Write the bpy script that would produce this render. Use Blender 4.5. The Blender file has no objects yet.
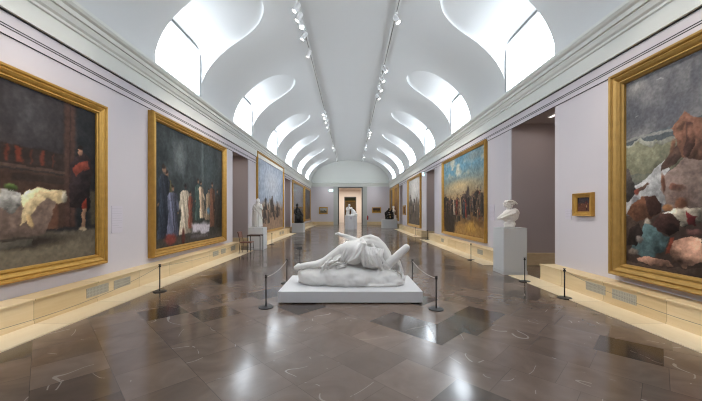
import bpy, bmesh, math, random
import numpy as np
from mathutils import Vector, Matrix, Quaternion, Euler
random.seed(7)
PI = math.pi
sc = bpy.context.scene
COL = sc.collection

# ------------------------------------------------------------------ materials
def srgb(r, g, b):
    f = lambda c: (c/255/12.92) if c/255 <= 0.04045 else ((c/255+0.055)/1.055)**2.4
    return (f(r), f(g), f(b), 1.0)

def new_mat(name):
    m = bpy.data.materials.new(name); m.use_nodes = True
    nt = m.node_tree
    return m, nt, nt.nodes['Principled BSDF'], nt.nodes, nt.links

def mat(name, col, rough=0.6, metal=0.0, var=0.06, scale=6.0, bump=0.0, spec=0.5, stretch=None):
    m, nt, b, N, L = new_mat(name)
    b.inputs['Roughness'].default_value = rough
    b.inputs['Metallic'].default_value = metal
    b.inputs['Specular IOR Level'].default_value = spec
    tc = N.new('ShaderNodeTexCoord'); mp = N.new('ShaderNodeMapping')
    if stretch: mp.inputs['Scale'].default_value = stretch
    nz = N.new('ShaderNodeTexNoise'); nz.inputs['Scale'].default_value = scale; nz.inputs['Detail'].default_value = 5
    mx = N.new('ShaderNodeMix'); mx.data_type = 'RGBA'
    c = Vector(col[:3])
    mx.inputs[6].default_value = (*(c*(1-var)), 1); mx.inputs[7].default_value = (*[min(1, v*(1+var)) for v in c], 1)
    L.new(tc.outputs['Object'], mp.inputs['Vector']); L.new(mp.outputs['Vector'], nz.inputs['Vector'])
    L.new(nz.outputs['Fac'], mx.inputs[0]); L.new(mx.outputs[2], b.inputs['Base Color'])
    if bump:
        bp = N.new('ShaderNodeBump'); bp.inputs['Strength'].default_value = bump; bp.inputs['Distance'].default_value = 0.02
        L.new(nz.outputs['Fac'], bp.inputs['Height']); L.new(bp.outputs['Normal'], b.inputs['Normal'])
    return m

def emit(name, col, strength):
    m, nt, b, N, L = new_mat(name)
    b.inputs['Base Color'].default_value = col
    b.inputs['Emission Color'].default_value = col
    b.inputs['Emission Strength'].default_value = strength
    return m

M = {}
M['wall'] = mat('lilac_wall_paint', (0.605, 0.565, 0.59), 0.85, var=0.02, scale=1.5, spec=0.2)
M['plaster'] = mat('white_vault_plaster', (0.68, 0.69, 0.69), 0.9, var=0.015, scale=1.0, spec=0.2)
M['cornice'] = mat('pale_cornice_plaster', (0.70, 0.71, 0.67), 0.8, var=0.015, scale=1.0, spec=0.2)
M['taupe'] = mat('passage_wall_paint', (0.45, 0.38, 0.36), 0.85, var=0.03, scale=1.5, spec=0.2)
M['line'] = mat('dark_rail_and_shade', (0.03, 0.028, 0.028), 0.9, var=0.02)  # near-black for rails and track slot, and for shade painted into gaps
M['gold'] = mat('gilded_wood', (0.50, 0.285, 0.062), 0.38, metal=0.55, var=0.28, scale=9, bump=0.15)
M['gold_dark'] = mat('aged_gilded_wood', (0.40, 0.24, 0.065), 0.45, metal=0.4, var=0.25, scale=9, bump=0.15)
M['black'] = mat('black_metal', (0.018, 0.017, 0.016), 0.4, metal=0.3, var=0.1)
M['cord'] = mat('grey_elastic_cord', (0.42, 0.40, 0.39), 0.8, var=0.1)
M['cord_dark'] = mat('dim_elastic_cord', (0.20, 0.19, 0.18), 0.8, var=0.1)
M['marble'] = mat('white_carved_marble', (0.82, 0.80, 0.77), 0.45, var=0.04, scale=5, bump=0.05)
M['marble_warm'] = mat('cream_carved_marble', (0.84, 0.79, 0.73), 0.5, var=0.05, scale=8)
M['white'] = mat('white_painted_wood', (0.74, 0.74, 0.75), 0.5, var=0.015, scale=2)
M['greypaint'] = mat('grey_painted_wood', (0.56, 0.57, 0.57), 0.55, var=0.015, scale=2)
M['bronze'] = mat('dark_bronze', (0.022, 0.019, 0.017), 0.35, metal=0.7, var=0.3, scale=7)
M['blackstone'] = mat('black_patina', (0.008, 0.008, 0.008), 0.6, var=0.3, scale=7)
M['fixture'] = mat('white_lamp_casing', (0.80, 0.80, 0.80), 0.4, var=0.01)
M['winframe'] = mat('grey_window_frame', (0.20, 0.21, 0.21), 0.6, var=0.02)
M['track'] = mat('grey_track_aluminium', (0.66, 0.66, 0.64), 0.5, metal=0.2, var=0.02)
def vent_mat():
    m, nt, b, N, L = new_mat('slotted_stone_vent'); b.inputs['Roughness'].default_value = .7
    tc = N.new('ShaderNodeTexCoord'); br = N.new('ShaderNodeTexBrick'); mp = N.new('ShaderNodeMapping'); mp.inputs['Rotation'].default_value = (PI/2, 0, 0)
    br.offset = 0; br.inputs['Color1'].default_value = br.inputs['Color2'].default_value = (.30, .28, .23, 1); br.inputs['Mortar'].default_value = (.42, .38, .30, 1)
    br.inputs['Scale'].default_value = 1; br.inputs['Brick Width'].default_value = .032; br.inputs['Row Height'].default_value = .055; br.inputs['Mortar Size'].default_value = .008
    L.new(tc.outputs['Object'], mp.inputs['Vector']); L.new(mp.outputs[0], br.inputs['Vector']); L.new(br.outputs['Color'], b.inputs['Base Color']); return m
M['vent'] = vent_mat()
M['leather'] = mat('red_brown_leather', (0.17, 0.055, 0.025), 0.45, var=0.2)
M['tabletop'] = mat('dark_brown_veneer', (0.10, 0.065, 0.05), 0.4, var=0.2, scale=10)
M['panel'] = mat('wall_text_panel', (0.60, 0.555, 0.61), 0.6, var=0.01)
M['ink'] = mat('grey_text', (0.42, 0.39, 0.42), 0.8, var=0.02)
M['red'] = mat('red_enamel', (0.40, 0.03, 0.035), 0.3, var=0.05)
M['pink'] = mat('salmon_far_room_paint', (0.66, 0.58, 0.51), 0.85, var=0.04, spec=0.2)
M['green'] = mat('dark_green_far_wall', (0.06, 0.065, 0.035), 0.8, var=0.1)
M['bronzejamb'] = mat('dark_door_jamb', (0.045, 0.038, 0.034), 0.5, var=0.1)
M['architrave'] = mat('grey_stone_architrave', (0.44, 0.45, 0.42), 0.7, var=0.03)
M['lens'] = emit('lit_lamp_lens', (1.0, 0.97, 0.92, 1), 14)
M['pane'] = emit('daylit_frosted_pane', (0.84, 0.92, 1.0, 1), 7.4)
M['exit'] = emit('lit_exit_panel', (0.55, 1.0, 0.92, 1), 1.6)
M['striplamp'] = emit('strip_lamp_diffuser', (1.0, 0.93, 0.88, 1), 1.2)

def travertine(name, c0, c1):
    m, nt, b, N, L = new_mat(name)
    b.inputs['Roughness'].default_value = 0.45
    tc = N.new('ShaderNodeTexCoord')
    mp = N.new('ShaderNodeMapping'); mp.inputs['Scale'].default_value = (3, 0.8, 9)
    nz = N.new('ShaderNodeTexNoise'); nz.inputs['Scale'].default_value = 1.5; nz.inputs['Detail'].default_value = 6; nz.inputs['Distortion'].default_value = 0.6
    sep = N.new('ShaderNodeSeparateXYZ'); L.new(tc.outputs['Object'], sep.inputs[0])
    dv = N.new('ShaderNodeMath'); dv.operation = 'DIVIDE'; dv.inputs[1].default_value = 1.15; L.new(sep.outputs['Y'], dv.inputs[0])
    fl = N.new('ShaderNodeMath'); fl.operation = 'FLOOR'; L.new(dv.outputs[0], fl.inputs[0])
    fr = N.new('ShaderNodeMath'); fr.operation = 'FRACT'; L.new(dv.outputs[0], fr.inputs[0])
    wn = N.new('ShaderNodeTexWhiteNoise'); wn.noise_dimensions = '1D'; L.new(fl.outputs[0], wn.inputs['W'])
    ad = N.new('ShaderNodeMath'); ad.operation = 'MULTIPLY_ADD'; ad.inputs[1].default_value = 0.45; L.new(wn.outputs['Value'], ad.inputs[0])
    hf = N.new('ShaderNodeMath'); hf.operation = 'MULTIPLY'; hf.inputs[1].default_value = 0.7; L.new(nz.outputs['Fac'], hf.inputs[0]); L.new(hf.outputs[0], ad.inputs[2])
    mx = N.new('ShaderNodeMix'); mx.data_type = 'RGBA'; mx.inputs[6].default_value = (*c0, 1); mx.inputs[7].default_value = (*c1, 1)
    L.new(tc.outputs['Object'], mp.inputs['Vector']); L.new(mp.outputs['Vector'], nz.inputs['Vector']); L.new(ad.outputs[0], mx.inputs[0])
    lt = N.new('ShaderNodeMath'); lt.operation = 'LESS_THAN'; lt.inputs[1].default_value = 0.006; L.new(fr.outputs[0], lt.inputs[0])
    m2 = N.new('ShaderNodeMix'); m2.data_type = 'RGBA'; m2.inputs[7].default_value = (c0[0]*.6, c0[1]*.6, c0[2]*.6, 1)
    L.new(lt.outputs[0], m2.inputs[0]); L.new(mx.outputs[2], m2.inputs[6]); L.new(m2.outputs[2], b.inputs['Base Color'])
    return m
M['travertine'] = travertine('travertine_dado', (0.55, 0.385, 0.18), (0.80, 0.64, 0.40))
M['border'] = travertine('travertine_floor_border', (0.68, 0.53, 0.32), (0.86, 0.73, 0.52))

def floor_mat():
    m, nt, b, N, L = new_mat('polished_brown_marble')
    tc = N.new('ShaderNodeTexCoord')
    mp = N.new('ShaderNodeMapping'); mp.inputs['Rotation'].default_value = (0, 0, PI/4); mp.inputs['Scale'].default_value = (1.65, 1.65, 1); mp.inputs['Location'].default_value = (0.37, 0.12, 0)
    L.new(tc.outputs['Object'], mp.inputs['Vector'])
    sep = N.new('ShaderNodeSeparateXYZ'); L.new(mp.outputs[0], sep.inputs[0])
    def math1(op, a, bv=None, c=None):
        n = N.new('ShaderNodeMath'); n.operation = op
        for i, v in enumerate((a, bv, c)):
            if v is None: continue
            if isinstance(v, (int, float)): n.inputs[i].default_value = v
            else: L.new(v, n.inputs[i])
        return n.outputs[0]
    # rows slide against each other a little so that joints are not one endless grid
    row = math1('FLOOR', sep.outputs['Y'])
    wr = N.new('ShaderNodeTexWhiteNoise'); wr.noise_dimensions = '1D'; L.new(row, wr.inputs['W'])
    xs = math1('MULTIPLY_ADD', wr.outputs['Value'], 0.9, sep.outputs['X'])
    cx = math1('FLOOR', xs); fx = math1('FRACT', xs); fy = math1('FRACT', sep.outputs['Y'])
    cb = N.new('ShaderNodeCombineXYZ'); L.new(cx, cb.inputs[0]); L.new(row, cb.inputs[1])
    wn = N.new('ShaderNodeTexWhiteNoise'); wn.noise_dimensions = '3D'; L.new(cb.outputs[0], wn.inputs['Vector'])
    ramp = N.new('ShaderNodeValToRGB')
    e = ramp.color_ramp.elements
    e[0].position = 0.0; e[0].color = (0.055, 0.039, 0.030, 1)
    e[1].position = 1.0; e[1].color = (0.225, 0.160, 0.123, 1)
    for p, c in ((0.12, (0.085, 0.061, 0.047, 1)), (0.2, (0.165, 0.118, 0.091, 1)), (0.85, (0.195, 0.140, 0.108, 1))):
        k = e.new(p); k.color = c
    L.new(wn.outputs['Value'], ramp.inputs[0])
    # cloudy tone within the stone, offset per slab
    off = N.new('ShaderNodeVectorMath'); off.operation = 'MULTIPLY_ADD'; off.inputs[1].default_value = (7, 7, 7)
    L.new(wn.outputs['Color'], off.inputs[0]); L.new(tc.outputs['Object'], off.inputs[2])
    nz = N.new('ShaderNodeTexNoise'); nz.inputs['Scale'].default_value = 2.2; nz.inputs['Detail'].default_value = 7; nz.inputs['Distortion'].default_value = 1.2
    L.new(off.outputs[0], nz.inputs['Vector'])
    mul = N.new('ShaderNodeMix'); mul.data_type = 'RGBA'; mul.blend_type = 'MULTIPLY'; mul.inputs[0].default_value = 1
    g = math1('MULTIPLY_ADD', nz.outputs['Fac'], 0.9, 0.55)
    cg = N.new('ShaderNodeCombineXYZ'); [L.new(g, cg.inputs[i]) for i in range(3)]
    L.new(ramp.outputs[0], mul.inputs[6]); L.new(cg.outputs[0], mul.inputs[7])
    # thin pale veins
    vz = N.new('ShaderNodeTexNoise'); vz.inputs['Scale'].default_value = 0.8; vz.inputs['Detail'].default_value = 2; vz.inputs['Distortion'].default_value = 0.4
    L.new(off.outputs[0], vz.inputs['Vector'])
    vd = math1('ABSOLUTE', math1('SUBTRACT', vz.outputs['Fac'], 0.5))
    vl = math1('MULTIPLY', math1('LESS_THAN', vd, 0.0022), math1('GREATER_THAN', nz.outputs['Fac'], 0.52))
    m2 = N.new('ShaderNodeMix'); m2.data_type = 'RGBA'; m2.inputs[7].default_value = (0.48, 0.42, 0.37, 1)
    L.new(math1('MULTIPLY', vl, 0.55), m2.inputs[0]); L.new(mul.outputs[2], m2.inputs[6])
    # joints
    dj = math1('MINIMUM', math1('MINIMUM', fx, math1('SUBTRACT', 1.0, fx)), math1('MINIMUM', fy, math1('SUBTRACT', 1.0, fy)))
    jl = math1('LESS_THAN', dj, 0.004)
    m3 = N.new('ShaderNodeMix'); m3.data_type = 'RGBA'; m3.inputs[7].default_value = (0.05, 0.042, 0.038, 1)
    L.new(math1('MULTIPLY', jl, 0.6), m3.inputs[0]); L.new(m2.outputs[2], m3.inputs[6]); L.new(m3.outputs[2], b.inputs['Base Color'])
    # each slab is polished and laid very slightly differently
    r = math1('MULTIPLY_ADD', wn.outputs['Value'], 0.07, 0.125)
    L.new(r, b.inputs['Roughness'])
    tl = N.new('ShaderNodeVectorMath'); tl.operation = 'SUBTRACT'; tl.inputs[1].default_value = (0.5, 0.5, 0.5); L.new(wn.outputs['Color'], tl.inputs[0])
    sc1 = N.new('ShaderNodeVectorMath'); sc1.operation = 'MULTIPLY'; sc1.inputs[1].default_value = (0.016, 0.016, 0); L.new(tl.outputs[0], sc1.inputs[0])
    ge = N.new('ShaderNodeNewGeometry')
    adn = N.new('ShaderNodeVectorMath'); adn.operation = 'ADD'; L.new(sc1.outputs[0], adn.inputs[0]); L.new(ge.outputs['Normal'], adn.inputs[1])
    nn = N.new('ShaderNodeVectorMath'); nn.operation = 'NORMALIZE'; L.new(adn.outputs[0], nn.inputs[0]); L.new(nn.outputs[0], b.inputs['Normal'])
    b.inputs['Specular IOR Level'].default_value = 0.75
    return m
M['floor'] = floor_mat()

def canvas_mat(name, rough=0.5, spec=0.12):
    m, nt, b, N, L = new_mat(name)
    at = N.new('ShaderNodeAttribute'); at.attribute_name = 'paint'
    tc = N.new('ShaderNodeTexCoord')
    nz = N.new('ShaderNodeTexNoise'); nz.inputs['Scale'].default_value = 22; nz.inputs['Detail'].default_value = 4
    L.new(tc.outputs['Object'], nz.inputs['Vector'])
    k = N.new('ShaderNodeMath'); k.operation = 'MULTIPLY_ADD'; k.inputs[1].default_value = 0.3; k.inputs[2].default_value = 0.58
    L.new(nz.outputs['Fac'], k.inputs[0])
    v = N.new('ShaderNodeVectorMath'); v.operation = 'SCALE'; L.new(at.outputs['Color'], v.inputs[0]); L.new(k.outputs[0], v.inputs['Scale'])
    L.new(v.outputs[0], b.inputs['Base Color'])
    b.inputs['Roughness'].default_value = rough; b.inputs['Specular IOR Level'].default_value = spec
    return m
M['canvas'] = canvas_mat('oil_painted_canvas')
M['canvas_gloss'] = canvas_mat('varnished_canvas', 0.12, 0.5)

# ------------------------------------------------------------------ mesh helpers
class MB:
    def __init__(s): s.v = []; s.f = []
    def add(s, vs, fs):
        n = len(s.v); s.v += [tuple(v) for v in vs]; s.f += [tuple(i+n for i in f) for f in fs]; return s
    def box(s, x0, x1, y0, y1, z0, z1):
        x0, x1 = min(x0, x1), max(x0, x1)
        v = [(x, y, z) for z in (z0, z1) for x, y in ((x0, y0), (x1, y0), (x1, y1), (x0, y1))]
        return s.add(v, [(3, 2, 1, 0), (4, 5, 6, 7), (0, 1, 5, 4), (1, 2, 6, 5), (2, 3, 7, 6), (3, 0, 4, 7)])
    def rings(s, rings, closed=True, cap=True):
        n = len(rings[0]); vs = [p for r in rings for p in r]; fs = []
        for i in range(len(rings)-1):
            for j in range(n if closed else n-1):
                k = (j+1) % n
                fs.append((i*n+j, i*n+k, (i+1)*n+k, (i+1)*n+j))
        if cap and closed:
            fs.append(tuple(range(n-1, -1, -1))); fs.append(tuple((len(rings)-1)*n+j for j in range(n)))
        return s.add(vs, fs)
    def lathe(s, prof, n=24, c=(0, 0, 0)):
        return s.rings([[(c[0]+r*math.cos(2*PI*j/n), c[1]+r*math.sin(2*PI*j/n), c[2]+z) for j in range(n)] for r, z in prof])
    def tube(s, pts, r, n=8):
        pts = [Vector(p) for p in pts]; rs = r if isinstance(r, (list, tuple)) else [r]*len(pts)
        out = []; up = None
        for i, p in enumerate(pts):
            d = (pts[min(i+1, len(pts)-1)]-pts[max(i-1, 0)]).normalized()
            if up is None: up = Vector((0, 0, 1)) if abs(d.z) < 0.9 else Vector((1, 0, 0))
            a = d.cross(up).normalized(); bb = a.cross(d).normalized(); up = bb
            out.append([p+(a*math.cos(2*PI*j/n)+bb*math.sin(2*PI*j/n))*rs[i] for j in range(n)])
        return s.rings(out)
    def extrude_y(s, prof, y0, y1):      # prof (x,z) closed
        n = len(prof)
        return s.rings([[(x, y0, z) for x, z in prof], [(x, y1, z) for x, z in prof]])
    def build(s, name, m, parent=None, smooth=False, bevel=0, loc=None):
        me = bpy.data.meshes.new(name); me.from_pydata(s.v, [], s.f)
        bm = bmesh.new(); bm.from_mesh(me)
        bmesh.ops.recalc_face_normals(bm, faces=bm.faces); bm.to_mesh(me); bm.free()
        me.materials.append(m)
        if smooth: me.polygons.foreach_set('use_smooth', [True]*len(me.polygons))
        o = bpy.data.objects.new(name, me); COL.objects.link(o)
        if parent: o.parent = parent
        if loc: o.location = loc
        if bevel:
            md = o.modifiers.new('edge', 'BEVEL'); md.width = bevel; md.segments = 2; md.limit_method = 'ANGLE'
        return o

def thing(name, label, cat, loc=(0, 0, 0), rz=0, group=None):
    o = bpy.data.objects.new(name, None); COL.objects.link(o)
    o.location = loc; o.rotation_euler = (0, 0, rz); o['label'] = label; o['category'] = cat
    if group: o['group'] = group
    return o
def tag(o, label, cat, group=None):
    o['label'] = label; o['category'] = cat
    if group: o['group'] = group
    return o
def struct(o): o['kind'] = 'structure'; return o

# ------------------------------------------------------------------ sculpting: closed primitives fused into one skin
def _ico(sub=2):
    bm = bmesh.new(); bmesh.ops.create_icosphere(bm, subdivisions=sub, radius=1)
    vs = [v.co.copy() for v in bm.verts]; fs = [tuple(v.index for v in f.verts) for f in bm.faces]; bm.free(); return vs, fs
ICO = _ico(2); ICO3 = _ico(3)
def cap(bm, p0, r0, p1, r1):
    p0, p1 = Vector(p0), Vector(p1)
    tmp = bmesh.new()
    for p, r in ((p0, r0), (p1, r1)):
        for v in ICO[0]: tmp.verts.new(p+v*r)
    res = bmesh.ops.convex_hull(tmp, input=tmp.verts)
    bmesh.ops.delete(tmp, geom=[v for v in tmp.verts if not v.link_faces], context='VERTS')
    me = bpy.data.meshes.new('tmp'); tmp.to_mesh(me); tmp.free(); bm.from_mesh(me); bpy.data.meshes.remove(me)
def ell(bm, c, r, rot=(0, 0, 0)):
    R = Euler(rot).to_matrix(); vs = [bm.verts.new(R @ Vector((v.x*r[0], v.y*r[1], v.z*r[2]))+Vector(c)) for v in ICO3[0]]
    for f in ICO3[1]: bm.faces.new([vs[i] for i in f])
def sculpt(name, prims, m, parent=None, voxel=0.015, smooth=4, loc=None):
    bm = bmesh.new()
    for p in prims:
        if p[0] == 'e': ell(bm, *p[1:])
        elif p[0] == 'c':
            ch = p[1]
            for a, b in zip(ch[:-1], ch[1:]): cap(bm, a[0], a[1], b[0], b[1])
    bmesh.ops.recalc_face_normals(bm, faces=bm.faces)
    me = bpy.data.meshes.new(name); bm.to_mesh(me); bm.free()
    o = bpy.data.objects.new(name, me); COL.objects.link(o)
    r = o.modifiers.new('fuse', 'REMESH'); r.mode = 'VOXEL'; r.voxel_size = voxel
    if smooth: s_ = o.modifiers.new('soft', 'SMOOTH'); s_.iterations = smooth; s_.factor = 0.5
    dg = bpy.context.evaluated_depsgraph_get()
    me2 = bpy.data.meshes.new_from_object(o.evaluated_get(dg))
    o.modifiers.clear(); o.data = me2; bpy.data.meshes.remove(me); me2.name = name
    for v in me2.vertices:
        if v.co.z < .001: v.co.z = .001
    me2.materials.clear(); me2.materials.append(m)
    me2.polygons.foreach_set('use_smooth', [True]*len(me2.polygons))
    if parent: o.parent = parent
    if loc: o.location = loc
    return o

# ------------------------------------------------------------------ room shell
XW, YB, YF = 5.05, -4.4, 39.6          # half width, back wall, far wall
XP, HB = 4.70, 0.385                   # dado front, dado height
XS = 4.16                              # inner edge of the pale floor border
struct(MB().box(-7.2, 7.2, YB-0.3, 62, -0.2, 0).build('floor', M['floor']))
ZL = 4.45                              # head of the side openings
openL = [(13.3, 15.36), (24.0, 26.2)]
openR = [(7.65, 9.74), (18.6, 20.57), (30.0, 31.8)]
def segs(op):
    out = []; y = YB
    for a, b in op: out.append((y, a)); y = b
    out.append((y, YF)); return out
XO = 6.75
for s, op, nm in ((-1, openL, 'left'), (1, openR, 'right')):
    w = MB()
    for a, b in segs(op): w.box(s*XW, s*XO, a, b, 0, ZL)
    w.box(s*XW, s*XO, YB, YF, ZL, 5.5)
    struct(w.build('wall_'+nm, M['wall']))
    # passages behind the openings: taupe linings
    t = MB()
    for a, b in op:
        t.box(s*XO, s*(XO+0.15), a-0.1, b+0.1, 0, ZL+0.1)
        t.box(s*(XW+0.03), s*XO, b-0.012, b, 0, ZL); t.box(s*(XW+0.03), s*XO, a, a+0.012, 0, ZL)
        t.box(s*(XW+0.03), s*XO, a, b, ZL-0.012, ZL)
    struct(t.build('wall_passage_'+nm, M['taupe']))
    # travertine dado + pale border laid in the floor
    d = MB(); e = MB()
    for i, (a, b) in enumerate(segs(op)):
        a2 = a if i == 0 else a-0.05
        b2 = b+(0.02 if b < YF else 0)
        d.box(s*XP, s*(XW+0.02), a2, b2, 0, HB-0.03); d.box(s*(XP-0.025), s*(XW+0.02), a2, b2, HB-0.03, HB)
        d.box(s*(XP-0.012), s*XP, a2, b2, 0, 0.05)
        e.box(s*XS, s*XP, a2, b2+(0.5 if (s > 0 and i == 0) else 0), 0, 0.012)
    for a, b in op:
        d.box(s*(XW+0.0), s*XO, b-0.10, b-0.013, 0, HB)
    struct(d.build('baseboard_'+nm, M['travertine'], bevel=0.008)); struct(e.build('trim_border_'+nm, M['border']))
    # frieze band with two dark hanging-rail lines, two painted shade strips, then cornice
    fb = MB()
    fb.extrude_y([(s*(XW+.01), 4.27), (s*(XW-.022), 4.27), (s*(XW-.022), 4.30), (s*(XW-.012), 4.305), (s*(XW-.012), 4.60), (s*(XW+.01), 4.60)], YB, YF)
    struct(fb.build('trim_frieze_'+nm, M['wall']))
    ln = MB()
    for z0, z1, p in ((4.372, 4.388, .016), (4.410, 4.426, .016), (4.262, 4.272, .018), (4.596, 4.622, .022)):
        ln.box(s*(XW+.005), s*(XW-p), YB, YF, z0, z1)
    struct(ln.build('trim_rail_shade_'+nm, M['line']))
    cp = [(5.07, 4.62), (4.985, 4.62), (4.985, 4.93), (4.955, 4.945), (4.955, 4.99), (4.915, 5.02), (4.885, 5.09), (4.885, 5.115), (4.845, 5.12), (4.84, 5.20), (4.79, 5.225), (4.76, 5.27), (4.76, 5.33), (4.90, 5.36), (5.07, 5.44)]
    struct(MB().extrude_y([(s*x, z) for x, z in cp], YB, YF).build('trim_cornice_'+nm, M['cornice']))

# vault with U-shaped light wells, windows in their outer ends
VA, VB, VZ = 5.0, 2.80, 5.42
def vz(X): return VZ+VB*math.sqrt(max(0, 1-(X/VA)**2))
PITCH, HW, XC = 5.36, 1.17, 3.75
BAYS = {-1: [9.08+PITCH*k for k in range(-2, 6)], 1: [8.72+PITCH*k for k in range(-2, 6)]}
rowsX = [5.0, 4.985, 4.95, 4.88, 4.78, 4.66, 4.5, 4.3, 4.05, 3.75]
rowsX += [XC-HW*math.sin(a*PI/180) for a in (12, 24, 36, 47, 57, 66, 74, 81, 86, 90)]
n_open = len(rowsX)
rowsX += [2.35, 2.0, 1.6, 1.2, 0.8, 0.4, 0.0]
def hwid(X):
    if X >= XC: return HW
    d = HW*HW-(XC-X)**2
    return math.sqrt(d) if d > 1e-6 else 0.0
def zwell(X): return 7.0+(5.0-X)*0.40
vm = MB(); wm = MB()
for s in (-1, 1):
    for yc in BAYS[s]:
        y0, y1 = yc-PITCH/2, yc+PITCH/2
        for side in (0, 1):
            R = []
            for X in rowsX:
                w = hwid(X); a, b = (y0, yc-w) if side == 0 else (yc+w, y1)
                R.append([(s*X, a+(b-a)*i/7, vz(X)) for i in range(8)])
            vm.rings(R, closed=False, cap=False)
        hood = []
        for X in rowsX[:n_open]:
            w_, z0_, z1_ = max(hwid(X), .002), vz(X), zwell(X); n_ = 2.2+5*max(0, (X-XC)/1.25)
            hood.append([(s*X, yc-w_*math.copysign(abs(math.cos(a_))**(2/n_), math.cos(a_)), z0_+(z1_-z0_)*abs(math.sin(a_))**(2/n_)) for a_ in [PI*q/24 for q in range(25)]])
        wm.rings(hood, closed=False, cap=False)
    for ya, yb in ((BAYS[s][-1]+PITCH/2, YF), (YB, BAYS[s][0]-PITCH/2)):
        vm.rings([[(s*X, ya+(yb-ya)*i/2, vz(X)) for i in range(3)] for X in rowsX], closed=False, cap=False)
def merged(mb, name, m):
    o = mb.build(name, m, smooth=True)
    bm = bmesh.new(); bm.from_mesh(o.data); bmesh.ops.remove_doubles(bm, verts=bm.verts, dist=0.0005)
    bmesh.ops.recalc_face_normals(bm, faces=bm.faces); bm.to_mesh(o.data); bm.free(); return struct(o)
merged(vm, 'ceiling', M['plaster']); 
ow = merged(wm, 'ceiling_lightwells', M['plaster'])
md = ow.modifiers.new('split', 'EDGE_SPLIT'); md.split_angle = math.radians(40)
k = 0
for s in (-1, 1):
    for yc in BAYS[s]:
        k += 1
        p = struct(MB().box(s*5.0, s*5.03, yc-HW, yc+HW, 5.30, 7.02).build('window_%d' % k, M['pane']))
        f = MB()
        f.box(s*4.93, s*5.0, yc+HW-.07, yc+HW, 5.30, 7.0); f.box(s*4.985, s*5.0, yc-HW, yc-HW+.02, 5.30, 7.0); f.box(s*4.93, s*5.0, yc-HW, yc+HW, 6.94, 7.02)
        f.build('window_frame', M['winframe'], p)

# far wall with the tall doorway, back wall, tympana
DW, DH = 1.51, 4.72
wf = MB().box(-XO, -DW-.07, YF, YF+.7, 0, 8.6).box(DW+.07, XO, YF, YF+.7, 0, 8.6).box(-DW-.07, DW+.07, YF, YF+.7, DH+.07, 8.6)
struct(wf.build('wall_far', M['wall']))
struct(MB().box(-XO, XO, YB-.3, YB, 0, 8.6).build('wall_back', M['wall']))
ty = []
for i in range(33):
    a = PI*i/32; ty.append((VA*math.cos(a), VZ+VB*math.sin(a)))
ty = [(VA, 5.2)]+ty+[(-VA, 5.2)]
struct(MB().add([(x, YF-.02, z) for x, z in ty], [tuple(range(len(ty)))]).build('wall_tympanum', M['cornice']))
fc = [(0.0, 4.86), (.05, 4.86), (.05, 4.98), (.09, 5.0), (.12, 5.08), (.16, 5.10), (.16, 5.18), (.24, 5.24), (.24, 5.31), (.05, 5.40), (0, 5.42)]
q = MB().rings([[(x, YF-d, z) for d, z in fc] for x in (-XW, XW)])
struct(q.build('trim_cornice_far', M['cornice']))
ar = MB()
for s in (-1, 1):
    ar.box(s*(DW+.07), s*2.14, YF-.05, YF, 0, 4.86); ar.box(s*(DW+.2), s*2.0, YF-.075, YF-.05, 0, 4.86)
ar.box(-2.14, 2.14, YF-.05, YF, DH+.07, 4.86)
struct(ar.build('trim_architrave', M['architrave']))
jb = MB()
for s in (-1, 1): jb.box(s*(DW-.05), s*(DW+.07), YF-.03, YF+.7, 0, DH)
jb.box(-DW-.07, DW+.07, YF-.03, YF+.7, DH, DH+.07)
struct(jb.build('door_1', M['bronzejamb']))
fd = MB()
for s in (-1, 1): fd.box(s*2.14, s*XP, YF-.16, YF, 0, HB)
struct(fd.build('baseboard_far', M['travertine']))
# rooms seen through the doorway
Y2 = 47.0
r2 = MB().box(-3.2, -.9, Y2, Y2+.4, 0, 5).box(.9, 3.2, Y2, Y2+.4, 0, 5).box(-.9, .9, Y2, Y2+.4, 3.9, 5)
r2.box(-3.2, -3.0, YF+.7, Y2, 0, 5).box(3.0, 3.2, YF+.7, Y2, 0, 5).box(-3.2, 3.2, YF+.7, Y2+.4, 5, 5.2)
struct(r2.build('wall_second_room', M['pink']))
d2 = MB().box(-.9, -.8, Y2-.03, Y2+.4, 0, 3.9).box(.8, .9, Y2-.03, Y2+.4, 0, 3.9).box(-.9, .9, Y2-.03, Y2+.4, 3.8, 3.9)
struct(d2.build('door_2', M['bronzejamb']))
r3 = MB().box(-3.2, 3.2, 55, 55.2, 0, 5).box(-3.2, -3.0, Y2+.4, 55, 0, 5).box(3.0, 3.2, Y2+.4, 55, 0, 5).box(-3.2, 3.2, Y2+.4, 55.2, 5, 5.2)
struct(r3.build('wall_third_room', M['green']))

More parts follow.
